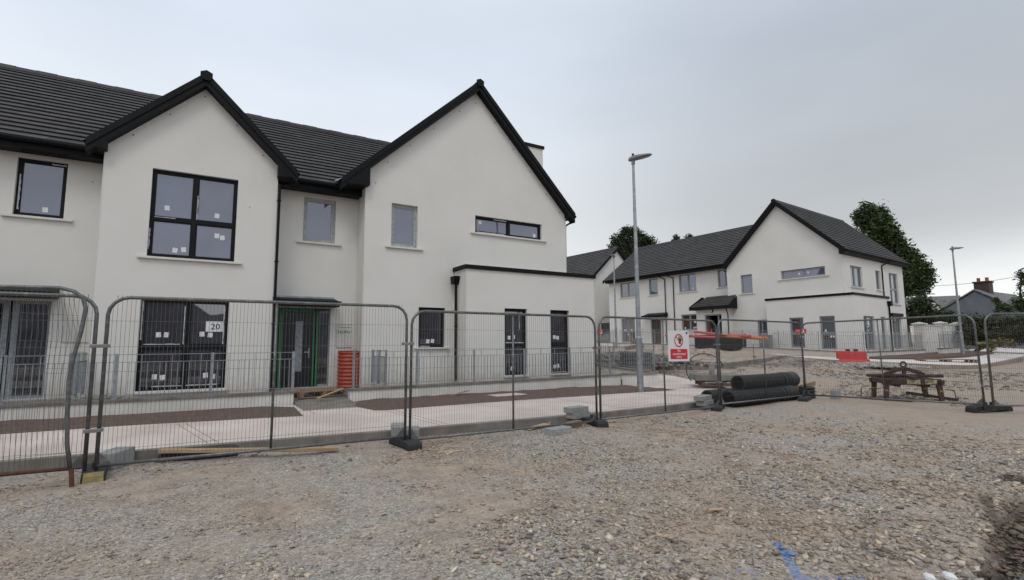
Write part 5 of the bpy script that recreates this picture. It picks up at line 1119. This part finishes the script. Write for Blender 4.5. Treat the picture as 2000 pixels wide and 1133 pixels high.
yl = MB(); yl.hexa([(-.365, -.09, .02), (-.352, -.09, .02), (-.352, .09, .02), (-.365, .09, .02), (-.352, -.085, .088), (-.30, -.085, .121), (-.30, .085, .121), (-.352, .085, .088)]); yl.build('yellow_end', M['yellow'], ft)
# concrete blocks
def block(w=.44, d_=.215, h=.10): b = MB(); b.cham(-w / 2, w / 2, -d_ / 2, d_ / 2, 0, h, .006); return b
bk_ = block().build('concrete_block', M['concrete']); tag(bk_, 'x', 'block', 'loose concrete blocks')
BL = [((-.86, 7.92, 0), 70, 0, (1, 1, 2.1), 'upright grey block on the kerb side of the leftmost fence foot', -.1), ((2.58, 7.62, .06), 75, 0, (1, 1, 2.0), 'left concrete block at the second fence joint', 0), ((2.72, 7.42, .06), 70, 0, (.8, .9, 1.7), 'right concrete block at the second fence joint', 0),
      ((6.0, 7.62, .10), 15, 0, (1.05, 1, 1), 'lower concrete block of the pair at the third fence joint', 0), ((5.97, 7.64, .20), 10, 0, (1.05, 1, 1), 'upper concrete block of the pair at the third fence joint', 0),
      ((9.55, 7.62, .10), 20, 0, (1.15, 1, 1.1), 'lower concrete block of the pair left of the pipes', 0), ((9.50, 7.63, .21), 18, 0, (1.2, 1, 1), 'upper concrete block of the pair left of the pipes', 0),
      ((5.03, 6.92, 0), 12, 0, (1, 1, 1), 'single concrete block lying on the gravel in front of the fence', 0), ((13.95, 7.1, 0), 5, 0, (.7, .6, 2.4), 'concrete block standing on end right of the coiled duct', 0)]
for i, (p, a_, ti, sc, lb, _) in enumerate(BL):
    o = bk_ if i == 0 else bk_.copy()
    if i: COL.objects.link(o)
    o.location = (p[0], p[1], p[2] - .004 + Gf(p[0], p[1])); o.rotation_euler = (rad(ti), 0, rad(a_)); o.scale = sc; o['label'] = lb
# rubber slab under timber
b = MB(); b.prism([(-.45, 0), (-.43, .10), (-.36, .125), (.36, .125), (.43, .10), (.45, 0)], 'y', -.16, .16); sb_ = b.build('rubber_slab', M['rubber'], bevel=.008); tag(sb_, 'spare black slotted rubber foot lying under the long timber', 'fence foot'); sb_.location = (.02, 7.98, 0); sb_.rotation_euler = (0, 0, rad(-8))
for k in range(3):
    b = MB(); b.cham(-.33 + k * .24, -.18 + k * .24, -.09, -.02, .124, .129, .002); q = b.build('slot', M['ink'], sb_)
def plank(name, a, b, w, h, m, lb, cat='timber', group=None, tilt=0):
    a, b = Vector(a), Vector(b); l = (b - a).length; mb = MB(); mb.cham(0, l, -w / 2, w / 2, 0, h, .004); o = mb.build(name, m); tag(o, lb, cat, group); o.location = a; d = b - a
    o.rotation_euler = (tilt, -math.asin(d.z / l), math.atan2(d.y, d.x)); return o
plank('timber_batten', (-.42, 7.84, .135), (1.62, 7.30, .03), .09, .045, M['timber'], 'long pale timber batten lying under the fence panel')
plank('timber_offcut', (5.45, 7.22, .0), (5.78, 7.30, .01), .12, .10, M['timber_old'], 'short chunky timber offcut by the third fence foot')
plank('plywood_scrap', (4.75, 7.45, .01), (5.25, 7.55, .05), .16, .012, M['plywood'], 'flat plywood scrap beside the kerb under the fence')
plank('plywood_scrap', (5.35, 7.72, .03), (5.55, 7.80, .12), .14, .012, M['plywood'], 'tilted small plywood scrap leaning near the stacked blocks')
plank('wood_chip', (2.75, 6.55, .01), (3.05, 6.45, .015), .06, .01, M['plywood'], 'thin pale wood strip on the gravel left of the loose block')
plank('wood_chip', (3.82, 3.06, .01), (3.90, 2.98, .025), .04, .01, M['plywood'], 'small tan wood chip alone in the middle of the gravel')
plank('timber_plank', (12.2, 7.62, .14), (14.4, 7.85, .29), .04, .11, M['timber_brown'], 'brown plank leaning across the right end of the pipes')
plank('tin_scrap', (5.35, 11.9, .18), (5.95, 12.1, .26), .10, .01, M['timber_old'], 'curled brown scrap lying on the soil under the long railing')
plank('manhole_cover', (6.2, 11.3, .175), (7.1, 11.35, .175), .5, .012, M['pave'], 'pale rectangular cover set in the soil before the tall windows', 'cover')

# ------------------------------------------------------------------ sign on the fence
SG = empty('prohibition_sign', (8.27, 7.18, 1.09), rad(1.8), 'white sign with red prohibition circle reading No unauthorised entry', 'sign')
SG.rotation_euler = (0, rad(.8), rad(1.8)); b = MB(); b.cham(-.32, .32, -.003, .003, 0, .62, .0015); b.build('sign_board', M['white_sign'], SG)
def disc(mb, cx, cz, r0, r1, y, n=40, y1=None):
    V = []
    for k in range(n): a_ = 2 * math.pi * k / n; V += [(cx + r0 * math.cos(a_), y, cz + r0 * math.sin(a_)), (cx + r1 * math.cos(a_), y, cz + r1 * math.sin(a_))]
    mb.add(V, [(2 * k, 2 * k + 1, (2 * k + 3) % (2 * n), (2 * k + 2) % (2 * n)) for k in range(n)])
# hand silhouette
b = MB(); cx, cz = .035, .43
b.prism([(cx - .035, cz - .075), (cx + .03, cz - .075), (cx + .035, cz - .02), (cx + .045, cz + .015), (cx - .035, cz + .02), (cx - .045, cz - .02)], 'y', -.0042, -.0036)
for (x0, a_, l_) in ((-.030, 8, .06), (-.010, 3, .075), (.012, -3, .07), (.032, -10, .055)):
    s_, c_ = math.sin(rad(a_)), math.cos(rad(a_)); p = [(-.008, 0), (.008, 0), (.007, l_), (-.007, l_)]; b.prism([(cx + x0 + u_ * c_ - w_ * s_, cz + .012 + u_ * s_ + w_ * c_) for u_, w_ in p], 'y', -.0042, -.0036)
b.prism([(cx + .03, cz - .03), (cx + .07, cz + .02), (cx + .06, cz + .03), (cx + .03, cz)], 'y', -.0042, -.0036); b.build('hand_symbol', M['ink'], SG)
b = MB(); disc(b, 0, .42, .108, .135, -.0048); s_ = .7071
b.prism([(-.092, .42 + .075), (-.075, .42 + .092), (.092, .42 - .075), (.075, .42 - .092)], 'y', -.0052, -.0044); b.build('prohibition_ring', M['red_sign'], SG)
b = MB(); r = .02; P = []
for (cx_, cz_, a0) in ((.26 - r, .045 + r, -90), (.26 - r, .25 - r, 0), (-.26 + r, .25 - r, 90), (-.26 + r, .045 + r, 180)):
    for k in range(5): a_ = rad(a0 + k * 22.5); P.append((cx_ + r * math.cos(a_), cz_ + r * math.sin(a_)))
b.prism(P, 'y', -.0046, -.0036); b.build('red_panel', M['red_sign'], SG)
for t_, z_ in (('No', .215), ('unauthorised', .15), ('entry', .09)): text_mesh(t_, .074, 'lettering', M['white_sign'], SG, Matrix.Translation((0, -.0056, z_)) @ RX, .0006, bold=.0004)
b = MB(); b.prism([(.22, .56), (.28, .56), (.28, .595), (.22, .595)], 'y', -.0042, -.0034); b.build('corner_mark', M['navy'], SG)
# red assembly signs
def redsign(p0, p1, z, h, lb, behind=None):
    a, b_ = Vector(p0), Vector(p1); d = b_ - a; l = d.length; root = empty('red_sign', (a.x, a.y, z), math.atan2(d.y, d.x), lb, 'sign', 'small red signs on the site'); m_ = MB(); m_.cham(0, l, -.006, .006, 0, h, .003); m_.build('sign_board', M['red_sign'], root)
    f = MB(); x = l * .14
    for k, (w_, t_) in enumerate(((.07, 1), (.04, .6), (.05, .6), (.03, .9), (.05, .6), (.05, .6), (.03, .6), (.05, .6))): f.box(x, x + l * w_, -.0105, -.0065, h * .54, h * (.54 + .16 * t_)); x += l * (w_ + .012)
    f.build('lettering', M['white_sign'], root)
    f = MB(); f.prism([(l * .67, h * .95), (l * .73, h * .95), (l * .88, h * .2), (l * .80, h * .2)], 'y', -.011, -.007); f.prism([(l * .58, h * .18), (l * .74, h * .52), (l * .78, h * .42), (l * .66, h * .14)], 'y', -.0112, -.0072); f.prism([(l * .25, h * .09), (l * .7, h * .09), (l * .7, h * .15), (l * .25, h * .15)], 'y', -.011, -.007); f.build('white_emblem', M['white_sign'], root); return root
q0 = U * -13.72 + V_ * 28.62; q1 = U * -13.15 + V_ * 28.62; redsign((q0.x, q0.y), (q1.x, q1.y), 1.95, .24, 'small red sign on the railing between the two tall windows across the site')
q0 = U * -29.7 + V_ * 29.5; q1 = U * -28.95 + V_ * 29.4; redsign((q0.x, q0.y), (q1.x, q1.y), 2.2, .38, 'small red sign on the railing before the black side gate')

# ------------------------------------------------------------------ pipes
def ribbed(L_, r, m, root_name, label, ribs=40, inner=True, collar=True, cat='pipe', group=None):
    root = empty(root_name, (0, 0, 0), 0, label, cat, group); b = MB(); n = 28; prof = []
    pitch = L_ / ribs; wavy = not collar
    for i in range(ribs): x = i * pitch; prof += [(x, r), (x + pitch * .5, r), (x + pitch * .55, r * .93), (x + pitch * .95, r * .93)]
    if wavy: prof = [(L_ * i / (ribs * 8), r * (.955 + .045 * math.cos(2 * math.pi * i / 8 + math.pi))) for i in range(ribs * 8)]
    prof.append((L_, r)); prof += [(L_, r * .84), (0, r * .84), (0, r)]
    V = []; F = []
    for (x, q) in prof:
        for k in range(n): a_ = 2 * math.pi * k / n; V.append((x, q * math.cos(a_), q * math.sin(a_)))
    for i in range(len(prof) - 1):
        for k in range(n): F.append((i * n + k, i * n + (k + 1) % n, (i + 1) * n + (k + 1) % n, (i + 1) * n + k))
    b.add(V, F); b.build('pipe_wall', m, root)
    if collar:
        c_ = MB()
        for x0, x1, rr in ((L_ * .74, L_ * .775, 1.06), (L_ * .80, L_ * .83, 1.07), (L_ * .85, L_ * .995, 1.05)):
            n = 28; V = []
            for x, q in ((x0, r * 1.0), (x0, r * rr), (x1, r * rr), (x1, r * 1.0)):
                for k in range(n): a_ = 2 * math.pi * k / n; V.append((x, q * math.cos(a_), q * math.sin(a_)))
            c_.add(V, [(i * n + k, i * n + (k + 1) % n, (i + 1) * n + (k + 1) % n, (i + 1) * n + k) for i in range(3) for k in range(n)])
        c_.build('collar', M['pipe_black'], root)
    return root
PG = 'black corrugated drain pipes stacked behind the fence'
pp = ribbed(2.45, .19, M['pipe_black'], 'corrugated_pipe', 'top pipe lying across the stack of black corrugated pipes', 44, group=PG)
def setp(o, a, z, yaw, pitch=0): o.location = (a[0], a[1], z); o.rotation_euler = (0, -rad(pitch), rad(yaw))
setp(pp, (10.98, 7.80), .49, 2)
p2 = copy_tree(pp); p2.scale = (1.1, 1, 1); setp(p2, (10.30, 7.58), .175, 2); p2['label'] = 'front bottom pipe with its open end facing the fence'
p3 = copy_tree(pp); p3.scale = (1.1, 1, 1); setp(p3, (10.12, 8.0), .175, 3); p3['label'] = 'rear bottom pipe poking out left behind the concrete blocks'
# coil
cl_ = empty('coiled_duct', (13.6, 7.65, 0), 0, 'black corrugated rings stacked at the right end of the pipes', 'coil')
for k in range(4):
    b = MB(); b.tube([(.22 * math.cos(rad(a_)), .22 * math.sin(rad(a_)), .06 + k * .095) for a_ in range(0, 375, 15)], .05, 10, caps=False); b.build('coil_ring', M['pipe_black'], cl_, smooth=True)
cl_.scale = (.8, .8, .8)
# red corrugated drum by door
rd = ribbed(1.02, .335, M['duct_red'], 'corrugated_drum', 'upright red orange corrugated pipe section beside the green door', 10, collar=False); rd.location = (3.50, 14.62, .28); rd.rotation_euler = (0, -rad(90), 0)

# pallets
def pallet(m, label, loc, rz, sx=1.2, sy=1.0, tilt=0):
    root = empty('pallet', loc, rad(rz), label, 'pallet', 'timber pallets lying around the site'); root.rotation_euler = (rad(tilt), 0, rad(rz))
    for k in range(7): b = MB(); y = sy * (k + .5) / 7; b.cham(0, sx, y - .045, y + .045, .122, .144, .003); b.build('deck_board', m, root)
    for k in range(3): b = MB(); x = (0, sx / 2 - .05, sx - .1)[k]; b.cham(x, x + .1, 0, sy, .10, .1215, .002); b.build('stringer_board', m, root)
    for k in range(3):
        for j in range(3): b = MB(); x = (0, sx / 2 - .05, sx - .1)[k]; y = (0, sy / 2 - .07, sy - .14)[j]; b.cham(x, x + .1, y, y + .14, .02, .0995, .003); b.build('block', m, root)
    for k in range(3): b = MB(); y = (0, sy / 2 - .05, sy - .1)[k]; b.cham(0, sx, y, y + .1, 0, .0195, .002); b.build('base_board', m, root)
    return root
pallet(M['timber_old'], 'weathered brown pallet lying in front of the green door', (1.95, 12.85, .225), 12, 1.2, 1.0)
plank('broken_batten', (2.25, 12.35, .25), (2.95, 12.9, .40), .07, .02, M['timber'], 'pale broken batten propped against the pallet by the green door')
pallet(M['timber_old'], 'light brown pallet lying on the far footpath corner', (27.9, 10.3, .53), -50, 2.0, 1.0)
pallet(M['pallet_red'], 'dark red pallet under a slab behind the fence by the pipes', (12.55, 10.1, .2), -40, 1.3, 1.0)
b = MB(); b.cham(-.7, .65, -.55, .55, 0, .17, .01); o = b.build('concrete_slab', M['kerb']); tag(o, 'brownish concrete slab stacked on the dark red pallet', 'slab'); o.location = (13.3, 10.15, .36); o.rotation_euler = (0, 0, rad(-40))
b = MB(); b.cham(-.06, .06, -.06, .06, 0, .33, .008); o = b.build('concrete_post', M['concrete']); tag(o, 'grey concrete block standing upright on the slab behind the fence', 'block'); o.location = (12.9, 10.0, .53)
b = MB(); pts = [(0, 0, .0)] + [(.42 - .55 * math.cos(rad(a_)), .1 * math.sin(rad(a_)), .42 + .5 * math.sin(rad(a_))) for a_ in range(-40, 171, 15)]; b.tube(pts[1:], .016, 6); o = b.build('cable_loop', M['ink']); tag(o, 'thin black hose arching above the slab and pallet', 'hose'); o.location = (12.1, 10.1, .28); o.rotation_euler = (0, 0, rad(-42)); o.scale = (.95, 1, .95)
# stack of grey kerbs behind railing
ks = empty('kerb_stack', (13.9, 13.9, .4), rad(60), 'banded stack of dark grey kerb stones behind the sloping railing', 'kerb stones')
for k in range(4):
    for j in range(3): b = MB(); b.cham(j * .42, j * .42 + .40, -.45, .45, .12 + k * .155, .26 + k * .155, .008); b.build('kerb_stone', M['slate_tip'], ks)
for j in range(3): b = MB(); b.cham(j * .45, j * .45 + .1, -.42, .42, 0, .118, .004); b.build('bearer', M['timber_old'], ks)
# rubble heap behind railing
def rubble(name, cx, cy, z0, rx, ry, h, n, s, lb, dark=.6):
    X = cx + rng.normal(0, rx * .45, n); Y = cy + rng.normal(0, ry * .45, n); Z = z0 + h * np.exp(-((X - cx) / rx) ** 2 - ((Y - cy) / ry) ** 2) * rng.random(n)
    base = np.array([(-1, -1, -1), (1, -1, -1), (1, 1, -1), (-1, 1, -1), (-1, -1, 1), (1, -1, 1), (1, 1, 1), (-1, 1, 1)], float); P = base[None] * (1 - .5 * rng.random((n, 8, 3))) * (s * (.4 + rng.random(n)))[:, None, None] * np.array([1, .7, .5])
    a_ = rng.random(n) * 6.28; c, s_ = np.cos(a_)[:, None], np.sin(a_)[:, None]; P = np.stack([P[..., 0] * c - P[..., 1] * s_, P[..., 0] * s_ + P[..., 1] * c, P[..., 2]], -1) + np.stack([X, Y, Z], -1)[:, None]
    F0 = np.array([(0, 3, 2, 1), (4, 5, 6, 7), (0, 1, 5, 4), (1, 2, 6, 5), (2, 3, 7, 6), (3, 0, 4, 7)]); F = (F0[None] + (np.arange(n) * 8)[:, None, None]).reshape(-1, 4)
    o = np_mesh(name, P.reshape(-1, 3), F, mat(name + '_stone', lin(.13 * dark * 2, .125 * dark * 2, .12 * dark * 2), lin(.30 * dark * 1.6, .28 * dark * 1.6, .25 * dark * 1.6), .95, 6)); tag(o, lb, 'rubble', kind='stuff'); return o
rubble('rubble_heap', 16.0, 16.8, .55, 2.8, 2.2, .55, 3500, .10, 'heap of broken dark stone behind the sloping railing')
rubble('rubble_spread', 21.5, 13.0, .42, 2.8, .8, .18, 2500, .06, 'spread of loose stones along the unfinished kerb', .7)
rubble('rubble_edge', 24.8, 11.2, .42, 1.2, 1.8, .15, 1600, .07, 'pale rubble around the red barrier', 1.1)
rubble('yard_rubble', -1.75, 13.6, .32, .5, .5, .15, 350, .05, 'small stones piled behind the low wall by the short return railing', 1.0)
plank('log', (18.3, 19.3, 1.12), (19.0, 18.7, 1.25), .28, .2, M['timber_old'], 'thick weathered timber baulk on the rubble behind the lamp post')
b = MB(); b.cham(-.28, .28, -.2, .2, 0, .4, .01); o = b.build('cardboard_box', mat('cardboard', lin(.22, .13, .08), lin(.28, .17, .1), .9, 5)); tag(o, 'brown box standing on the far footpath near the canopy door', 'box'); o.location = (27.9, 28.3, 1.46)

def far_stones():
    n = 14000; X = 14.5 + 11.2 * rng.random(n); Y = 3.5 + 17 * rng.random(n) ** 1.15; kp = (vnoise(X, Y, .7, 201) * .6 + vnoise(X, Y, 2.3, 202) * .4 > .47) & (X < 25.6); X, Y = X[kp], Y[kp]; n = len(X)
    s_ = .012 + .05 * rng.random(n) ** 4; base = np.array([(-1, -1, -1), (1, -1, -1), (1, 1, -1), (-1, 1, -1), (-1, -1, 1), (1, -1, 1), (1, 1, 1), (-1, 1, 1)], float)
    P = base[None] * (1 - .5 * rng.random((n, 8, 3))) * s_[:, None, None] * np.array([1, .8, .5]); a_ = rng.random(n) * 6.28; c, q = np.cos(a_)[:, None], np.sin(a_)[:, None]
    P = np.stack([P[..., 0] * c - P[..., 1] * q, P[..., 0] * q + P[..., 1] * c, P[..., 2]], -1) + np.stack([X, Y, ground_height(X, Y) + s_ * .3], -1)[:, None]
    F0 = np.array([(0, 3, 2, 1), (4, 5, 6, 7), (0, 1, 5, 4), (1, 2, 6, 5), (2, 3, 7, 6), (3, 0, 4, 7)]); F = (F0[None] + (np.arange(n) * 8)[:, None, None]).reshape(-1, 4)
    o = np_mesh('far_loose_stones', P.reshape(-1, 3), F, mat('far_stone', lin(.12, .095, .08), lin(.50, .44, .37), .95, 1.5, world=True)); tag(o, 'loose brown and pale stones on the site ground beyond the fence', 'gravel', kind='stuff')
far_stones()
# red water-filled barrier
rb = empty('traffic_barrier', (24.75, 12.35, .42), rad(-70), 'tilted red plastic road barrier standing before the far kerb', 'barrier')
b = MB(); prof = [(-.28, 0), (.28, 0), (.28, .12), (.16, .34), (.12, .78), (-.12, .78), (-.16, .34), (-.28, .12)]
P0 = [(.22, y, z) for y, z in prof[:2]] 
V = []; ends = [(0.12, 1.62), (0.12, 1.62), (.08, 1.62), (0.0, 1.60), (-.12, 1.55), (-.12, 1.55), (0.0, 1.60), (.08, 1.62)]
ends = [(.30, 1.66), (.30, 1.66), (.22, 1.66), (.04, 1.64), (-.12, 1.60), (-.12, 1.60), (.04, 1.64), (.22, 1.66)]
for (y, z), (x0, x1) in zip(prof, ends): V.append((x0, y, z))
for (y, z), (x0, x1) in zip(prof, ends): V.append((x1, y, z))
b.add(V, [tuple(reversed(range(8))), tuple(range(8, 16))] + [(i, (i + 1) % 8, 8 + (i + 1) % 8, 8 + i) for i in range(8)]); b.cham(-.12, .12, -.10, .10, .36, .779, .02); b.build('barrier_body', M['barrier'], rb, bevel=.025)
b = MB(); b.cham(1.60, 1.82, -.07, .07, .14, .24, .02); b.cham(1.66, 1.76, -.05, .05, .24, .36, .02); b.build('coupling_lug', M['barrier'], rb)
b = MB(); b.cham(.45, .75, -.29, .29, -.002, .07, .01); b.cham(1.15, 1.45, -.29, .29, -.002, .07, .01); b.build('fork_slot', M['ink'], rb); rb.scale = (.66, .66, .82)
# dark crate with red pipes
cr_ = empty('stillage_crate', (27.65, 19.0, 1.0), rad(94.3), 'black slatted stillage loaded with red and orange pipes', 'crate')
b = MB()
for k in range(5): b.cham(0, 2.5, -.02, .02, .14 + k * .17, .29 + k * .17, .004); b.cham(0, 2.5, 1.23, 1.27, .14 + k * .17, .29 + k * .17, .004)
for k in range(5): b.cham(-.02, .02, .03, 1.22, .14 + k * .17, .29 + k * .17, .004); b.cham(2.48, 2.52, .03, 1.22, .14 + k * .17, .29 + k * .17, .004)
b.build('slatted_side', M['cage'], cr_); b = MB(); b.box(.022, 2.478, .022, 1.228, .10, .84); b.build('liner', M['ink'], cr_)
for (x, y) in ((0, 0), (2.5, 0), (0, 1.25), (2.5, 1.25)): b = MB(); b.cham(x - .05, x + .05, y - .05, y + .05, 0, .98, .006); b.build('corner_post', M['cage'], cr_)
b = MB(); b.box(.03, 2.47, .03, 1.22, .86, .89); b.build('load_board', M['plywood'], cr_)
z0 = 1.22 + 1.06
def wpipe(a, b_, r, m, lb): q = MB(); a = Vector(a); b_ = Vector(b_); q.tube([Vector((0, 0, 0)), b_ - a], r, 10); o = q.build('pipe_length', m, smooth=False); o.location = a; tag(o, lb, 'pipe', 'pipes lying over the black stillage')
wpipe(atd(1300, 655, 33.5), atd(1399, 659, 29.0), .068, M['pipe_red'], 'long red pipe across the front of the black stillage')
wpipe(atd(1357, 648, 32), atd(1402, 652.5, 30.5), .068, M['pipe_red'], 'upper red pipe lying at the back of the stillage load')
wpipe(atd(1421, 655, 30.5), atd(1465, 657, 28.5), .075, M['pipe_red'], 'short red pipe pointing right over the stillage')
wpipe(atd(1400, 656, 30.5), atd(1490, 661.5, 28.3), .068, M['pipe_orange'], 'front orange pipe pointing right past the grey cabinet')
wpipe(atd(1430, 655.5, 31.5), atd(1499, 661.0, 29.3), .08, M['pipe_orange'], 'rear orange pipe whose end shows beyond the front one')
plank('plywood_sheet', atd(1345, 652.5, 31.5), atd(1425, 654, 30.2), .9, .02, M['plywood'], 'pale plywood sheet lying on the pipes over the stillage', 'board')
# cabinet
cb_ = empty('utility_cabinet', (28.0, 17.9, 1.05), PHI, 'grey metal utility cabinet with a yellow warning sticker', 'cabinet'); b = MB(); b.cham(-.32, .32, -.16, .16, .0, .82, .01); b.cham(-.35, .35, -.19, .19, .82, .86, .01); b.build('cabinet_body', M['cabinet'], cb_); b = MB(); b.box(-.004, .004, -.1635, -.16, .02, .8); b.build('door_seam', M['ink'], cb_); b = MB(); b.prism([(-.26, .42), (-.14, .42), (-.14, .54), (-.26, .54)], 'y', -.166, -.161); b.build('warning_sticker', mat('warn_yellow', lin(.6, .4, .03), None, .5), cb_)
cb2 = copy_tree(cb_); cb2.location = (27.4, 31.0, 1.45); cb2['label'] = 'second grey utility cabinet beside the thin lamp post far back'
# orange spike marker pins
wpin = MB(); wpin.tube([(0, 0, 0), (.03, .02, .9)], .012, 6); o = wpin.build('marker_pin', M['rust']); tag(o, 'thin rusty steel pin standing in the unfinished kerb', 'pin'); o.location = gz(19.9, 13.3, 0)
plank('steel_strip', (26.9, 16.2, .80), (27.0, 15.3, .77), .12, .02, M['galv_dark'], 'dark strip lying on the far footpath', 'strip')

# ------------------------------------------------------------------ rusty lifting frame
LF = empty('lifting_frame', (15.2, 6.05, .03), rad(-48), 'rusty steel pipe lifting frame standing on four legs', 'lifting frame')
M['rust_dark'] = mat('rust_dark', lin(.035, .018, .012), lin(.09, .04, .025), .8, 9, bump=.3, bscale=40, c3=lin(.05, .028, .02))
b = MB(); b.cham(-.58, .60, -.44, -.37, .38, .53, .01); b.cham(-.58, .60, .37, .44, .38, .53, .01); b.cham(-.60, -.50, -.37, .37, .40, .52, .01); b.cham(.50, .60, -.37, .37, .40, .52, .01); b.cham(-.82, .82, -.05, .05, .54, .62, .02); b.cham(-.22, .22, -.37, .37, .41, .535, .015); b.cham(-.05, .05, -.62, .62, .525, .60, .01); b.build('cross_beams', M['rust_dark'], LF)
for (x, y) in ((-.54, -.40), (.55, -.40), (-.54, .40), (.55, .40)):
    s = 1 if x > 0 else -1; b = MB(); b.prism([(x - .055, .36), (x - .11, .44), (x - .10, .50), (x + .10, .50), (x + .11, .44), (x + .055, .36), (x + .05 + .03 * s, 0), (x - .045 + .03 * s, 0)], 'y', y - .04, y + .04); b.build('leg', M['rust_dark'], LF, bevel=.006)
    b = MB(); b.tube([(x + .12 * s, y, .28), (x + .26 * s, y, .27), (x + .30 * s, y, .22), (x + .32 * s, y, 0)], .012, 6); b.build('guard_loop', M['rust_dark'], LF)
    b = MB(); b.cham(x - .045 + .03 * s, x + .045 + .03 * s, y - .045, y - .04, .22, .26, .001); b.build('yellow_band', M['yellow'], LF)
b = MB(); b.prism([(-.45, .60), (-.42, .66), (-.04, .80), (.04, .80), (.42, .66), (.45, .60), (.33, .60), (.04, .72), (-.04, .72), (-.33, .60)], 'y', -.04, .04); b.cham(-.04, .04, -.035, .035, .6, .82, .01); b.build('lifting_arm', M['rust_dark'], LF)
b = MB(); b.tube([(.06 * math.cos(rad(a_)), 0, .86 + .065 * math.sin(rad(a_))) for a_ in range(-60, 301, 20)], .022, 8, caps=False); b.build('lifting_eye', M['rust_dark'], LF, smooth=True)
for (x0, x1, z0, z1) in ((-.12, .16, .40, .51), (.26, .50, .40, .51)): b = MB(); b.cham(x0, x1, -.4445, -.4405, z0, z1, .001); b.build('worn_label', mat('worn_label', lin(.10, .06, .035), lin(.50, .45, .28), .8, 14), LF)
for x in (-.28, .32): b = MB(); b.tube([(x, -.40, .37), (x, .40, .37)], .05, 12); b.build('pivot', M['rust_dark'], LF)
plank('steel_channel', (14.55, 6.75, .02), (14.75, 5.75, .02), .10, .05, M['rust_dark'], 'dark flat steel section under the left side of the lifting frame', 'steel bar')
plank('steel_channel', (15.2, 6.05, .16), (15.5, 5.1, .04), .10, .06, M['rubber'], 'dark ribbed bar leaning across the right legs of the lifting frame', 'steel bar')

# scraps bottom right
b = MB(); b.cham(-.05, .05, -.04, .04, 0, .05, .015); o = b.build('plastic_scrap', M['foam']); tag(o, 'crumpled white scrap on the gravel at the bottom edge', 'scrap', 'white scraps by the hollow'); o.location = (3.98, 1.44, .0); o.rotation_euler = (.2, .1, .6); o.scale = (.8, .8, .8)
o2 = o.copy(); COL.objects.link(o2); o2.location = (3.86, 1.50, 0); o2.scale = (.6, .7, .8); o2['label'] = 'smaller white scrap just left of the crumpled one'
me = MB(); n = 26
X = np.linspace(4.0, 5.2, n); Y = np.linspace(.75, 1.25, n)
V = [(x, y, .0 + .07 * float(vnoise(np.array([x]), np.array([y]), 6, 77)[0]) - .06 + .03 * random.random()) for y in Y for x in X]; me.add(V, [(j * n + i, j * n + i + 1, (j + 1) * n + i + 1, (j + 1) * n + i) for j in range(n - 1) for i in range(n - 1)])
o = me.build('plastic_sheet', M['sheet'], smooth=True); tag(o, 'dark crumpled plastic sheet in the hollow at bottom right', 'sheet')

# unseen bank added behind the camera to darken reflections in the ground-floor glass
hb = MB(); 
pts = []
for i in range(49):
    a_ = rad(82 + i * 283 / 48); R_ = 38 + 4 * math.sin(i * 1.7); pts.append((math.cos(a_) * R_, math.sin(a_) * R_, 7.0 + 1.5 * math.sin(i * .9) + 1.2 * math.sin(i * 2.3)))
V = [(x, y, -1) for x, y, z in pts] + [(x * 1.15, y * 1.15, z) for x, y, z in pts]; n = len(pts)
hb.add(V, [(i, i + 1, n + i + 1, n + i) for i in range(n - 1)]); struct('hillside', hb, mat('wooded_bank', lin(.05, .055, .05), lin(.20, .18, .19), 1, .35, 7, world=True))
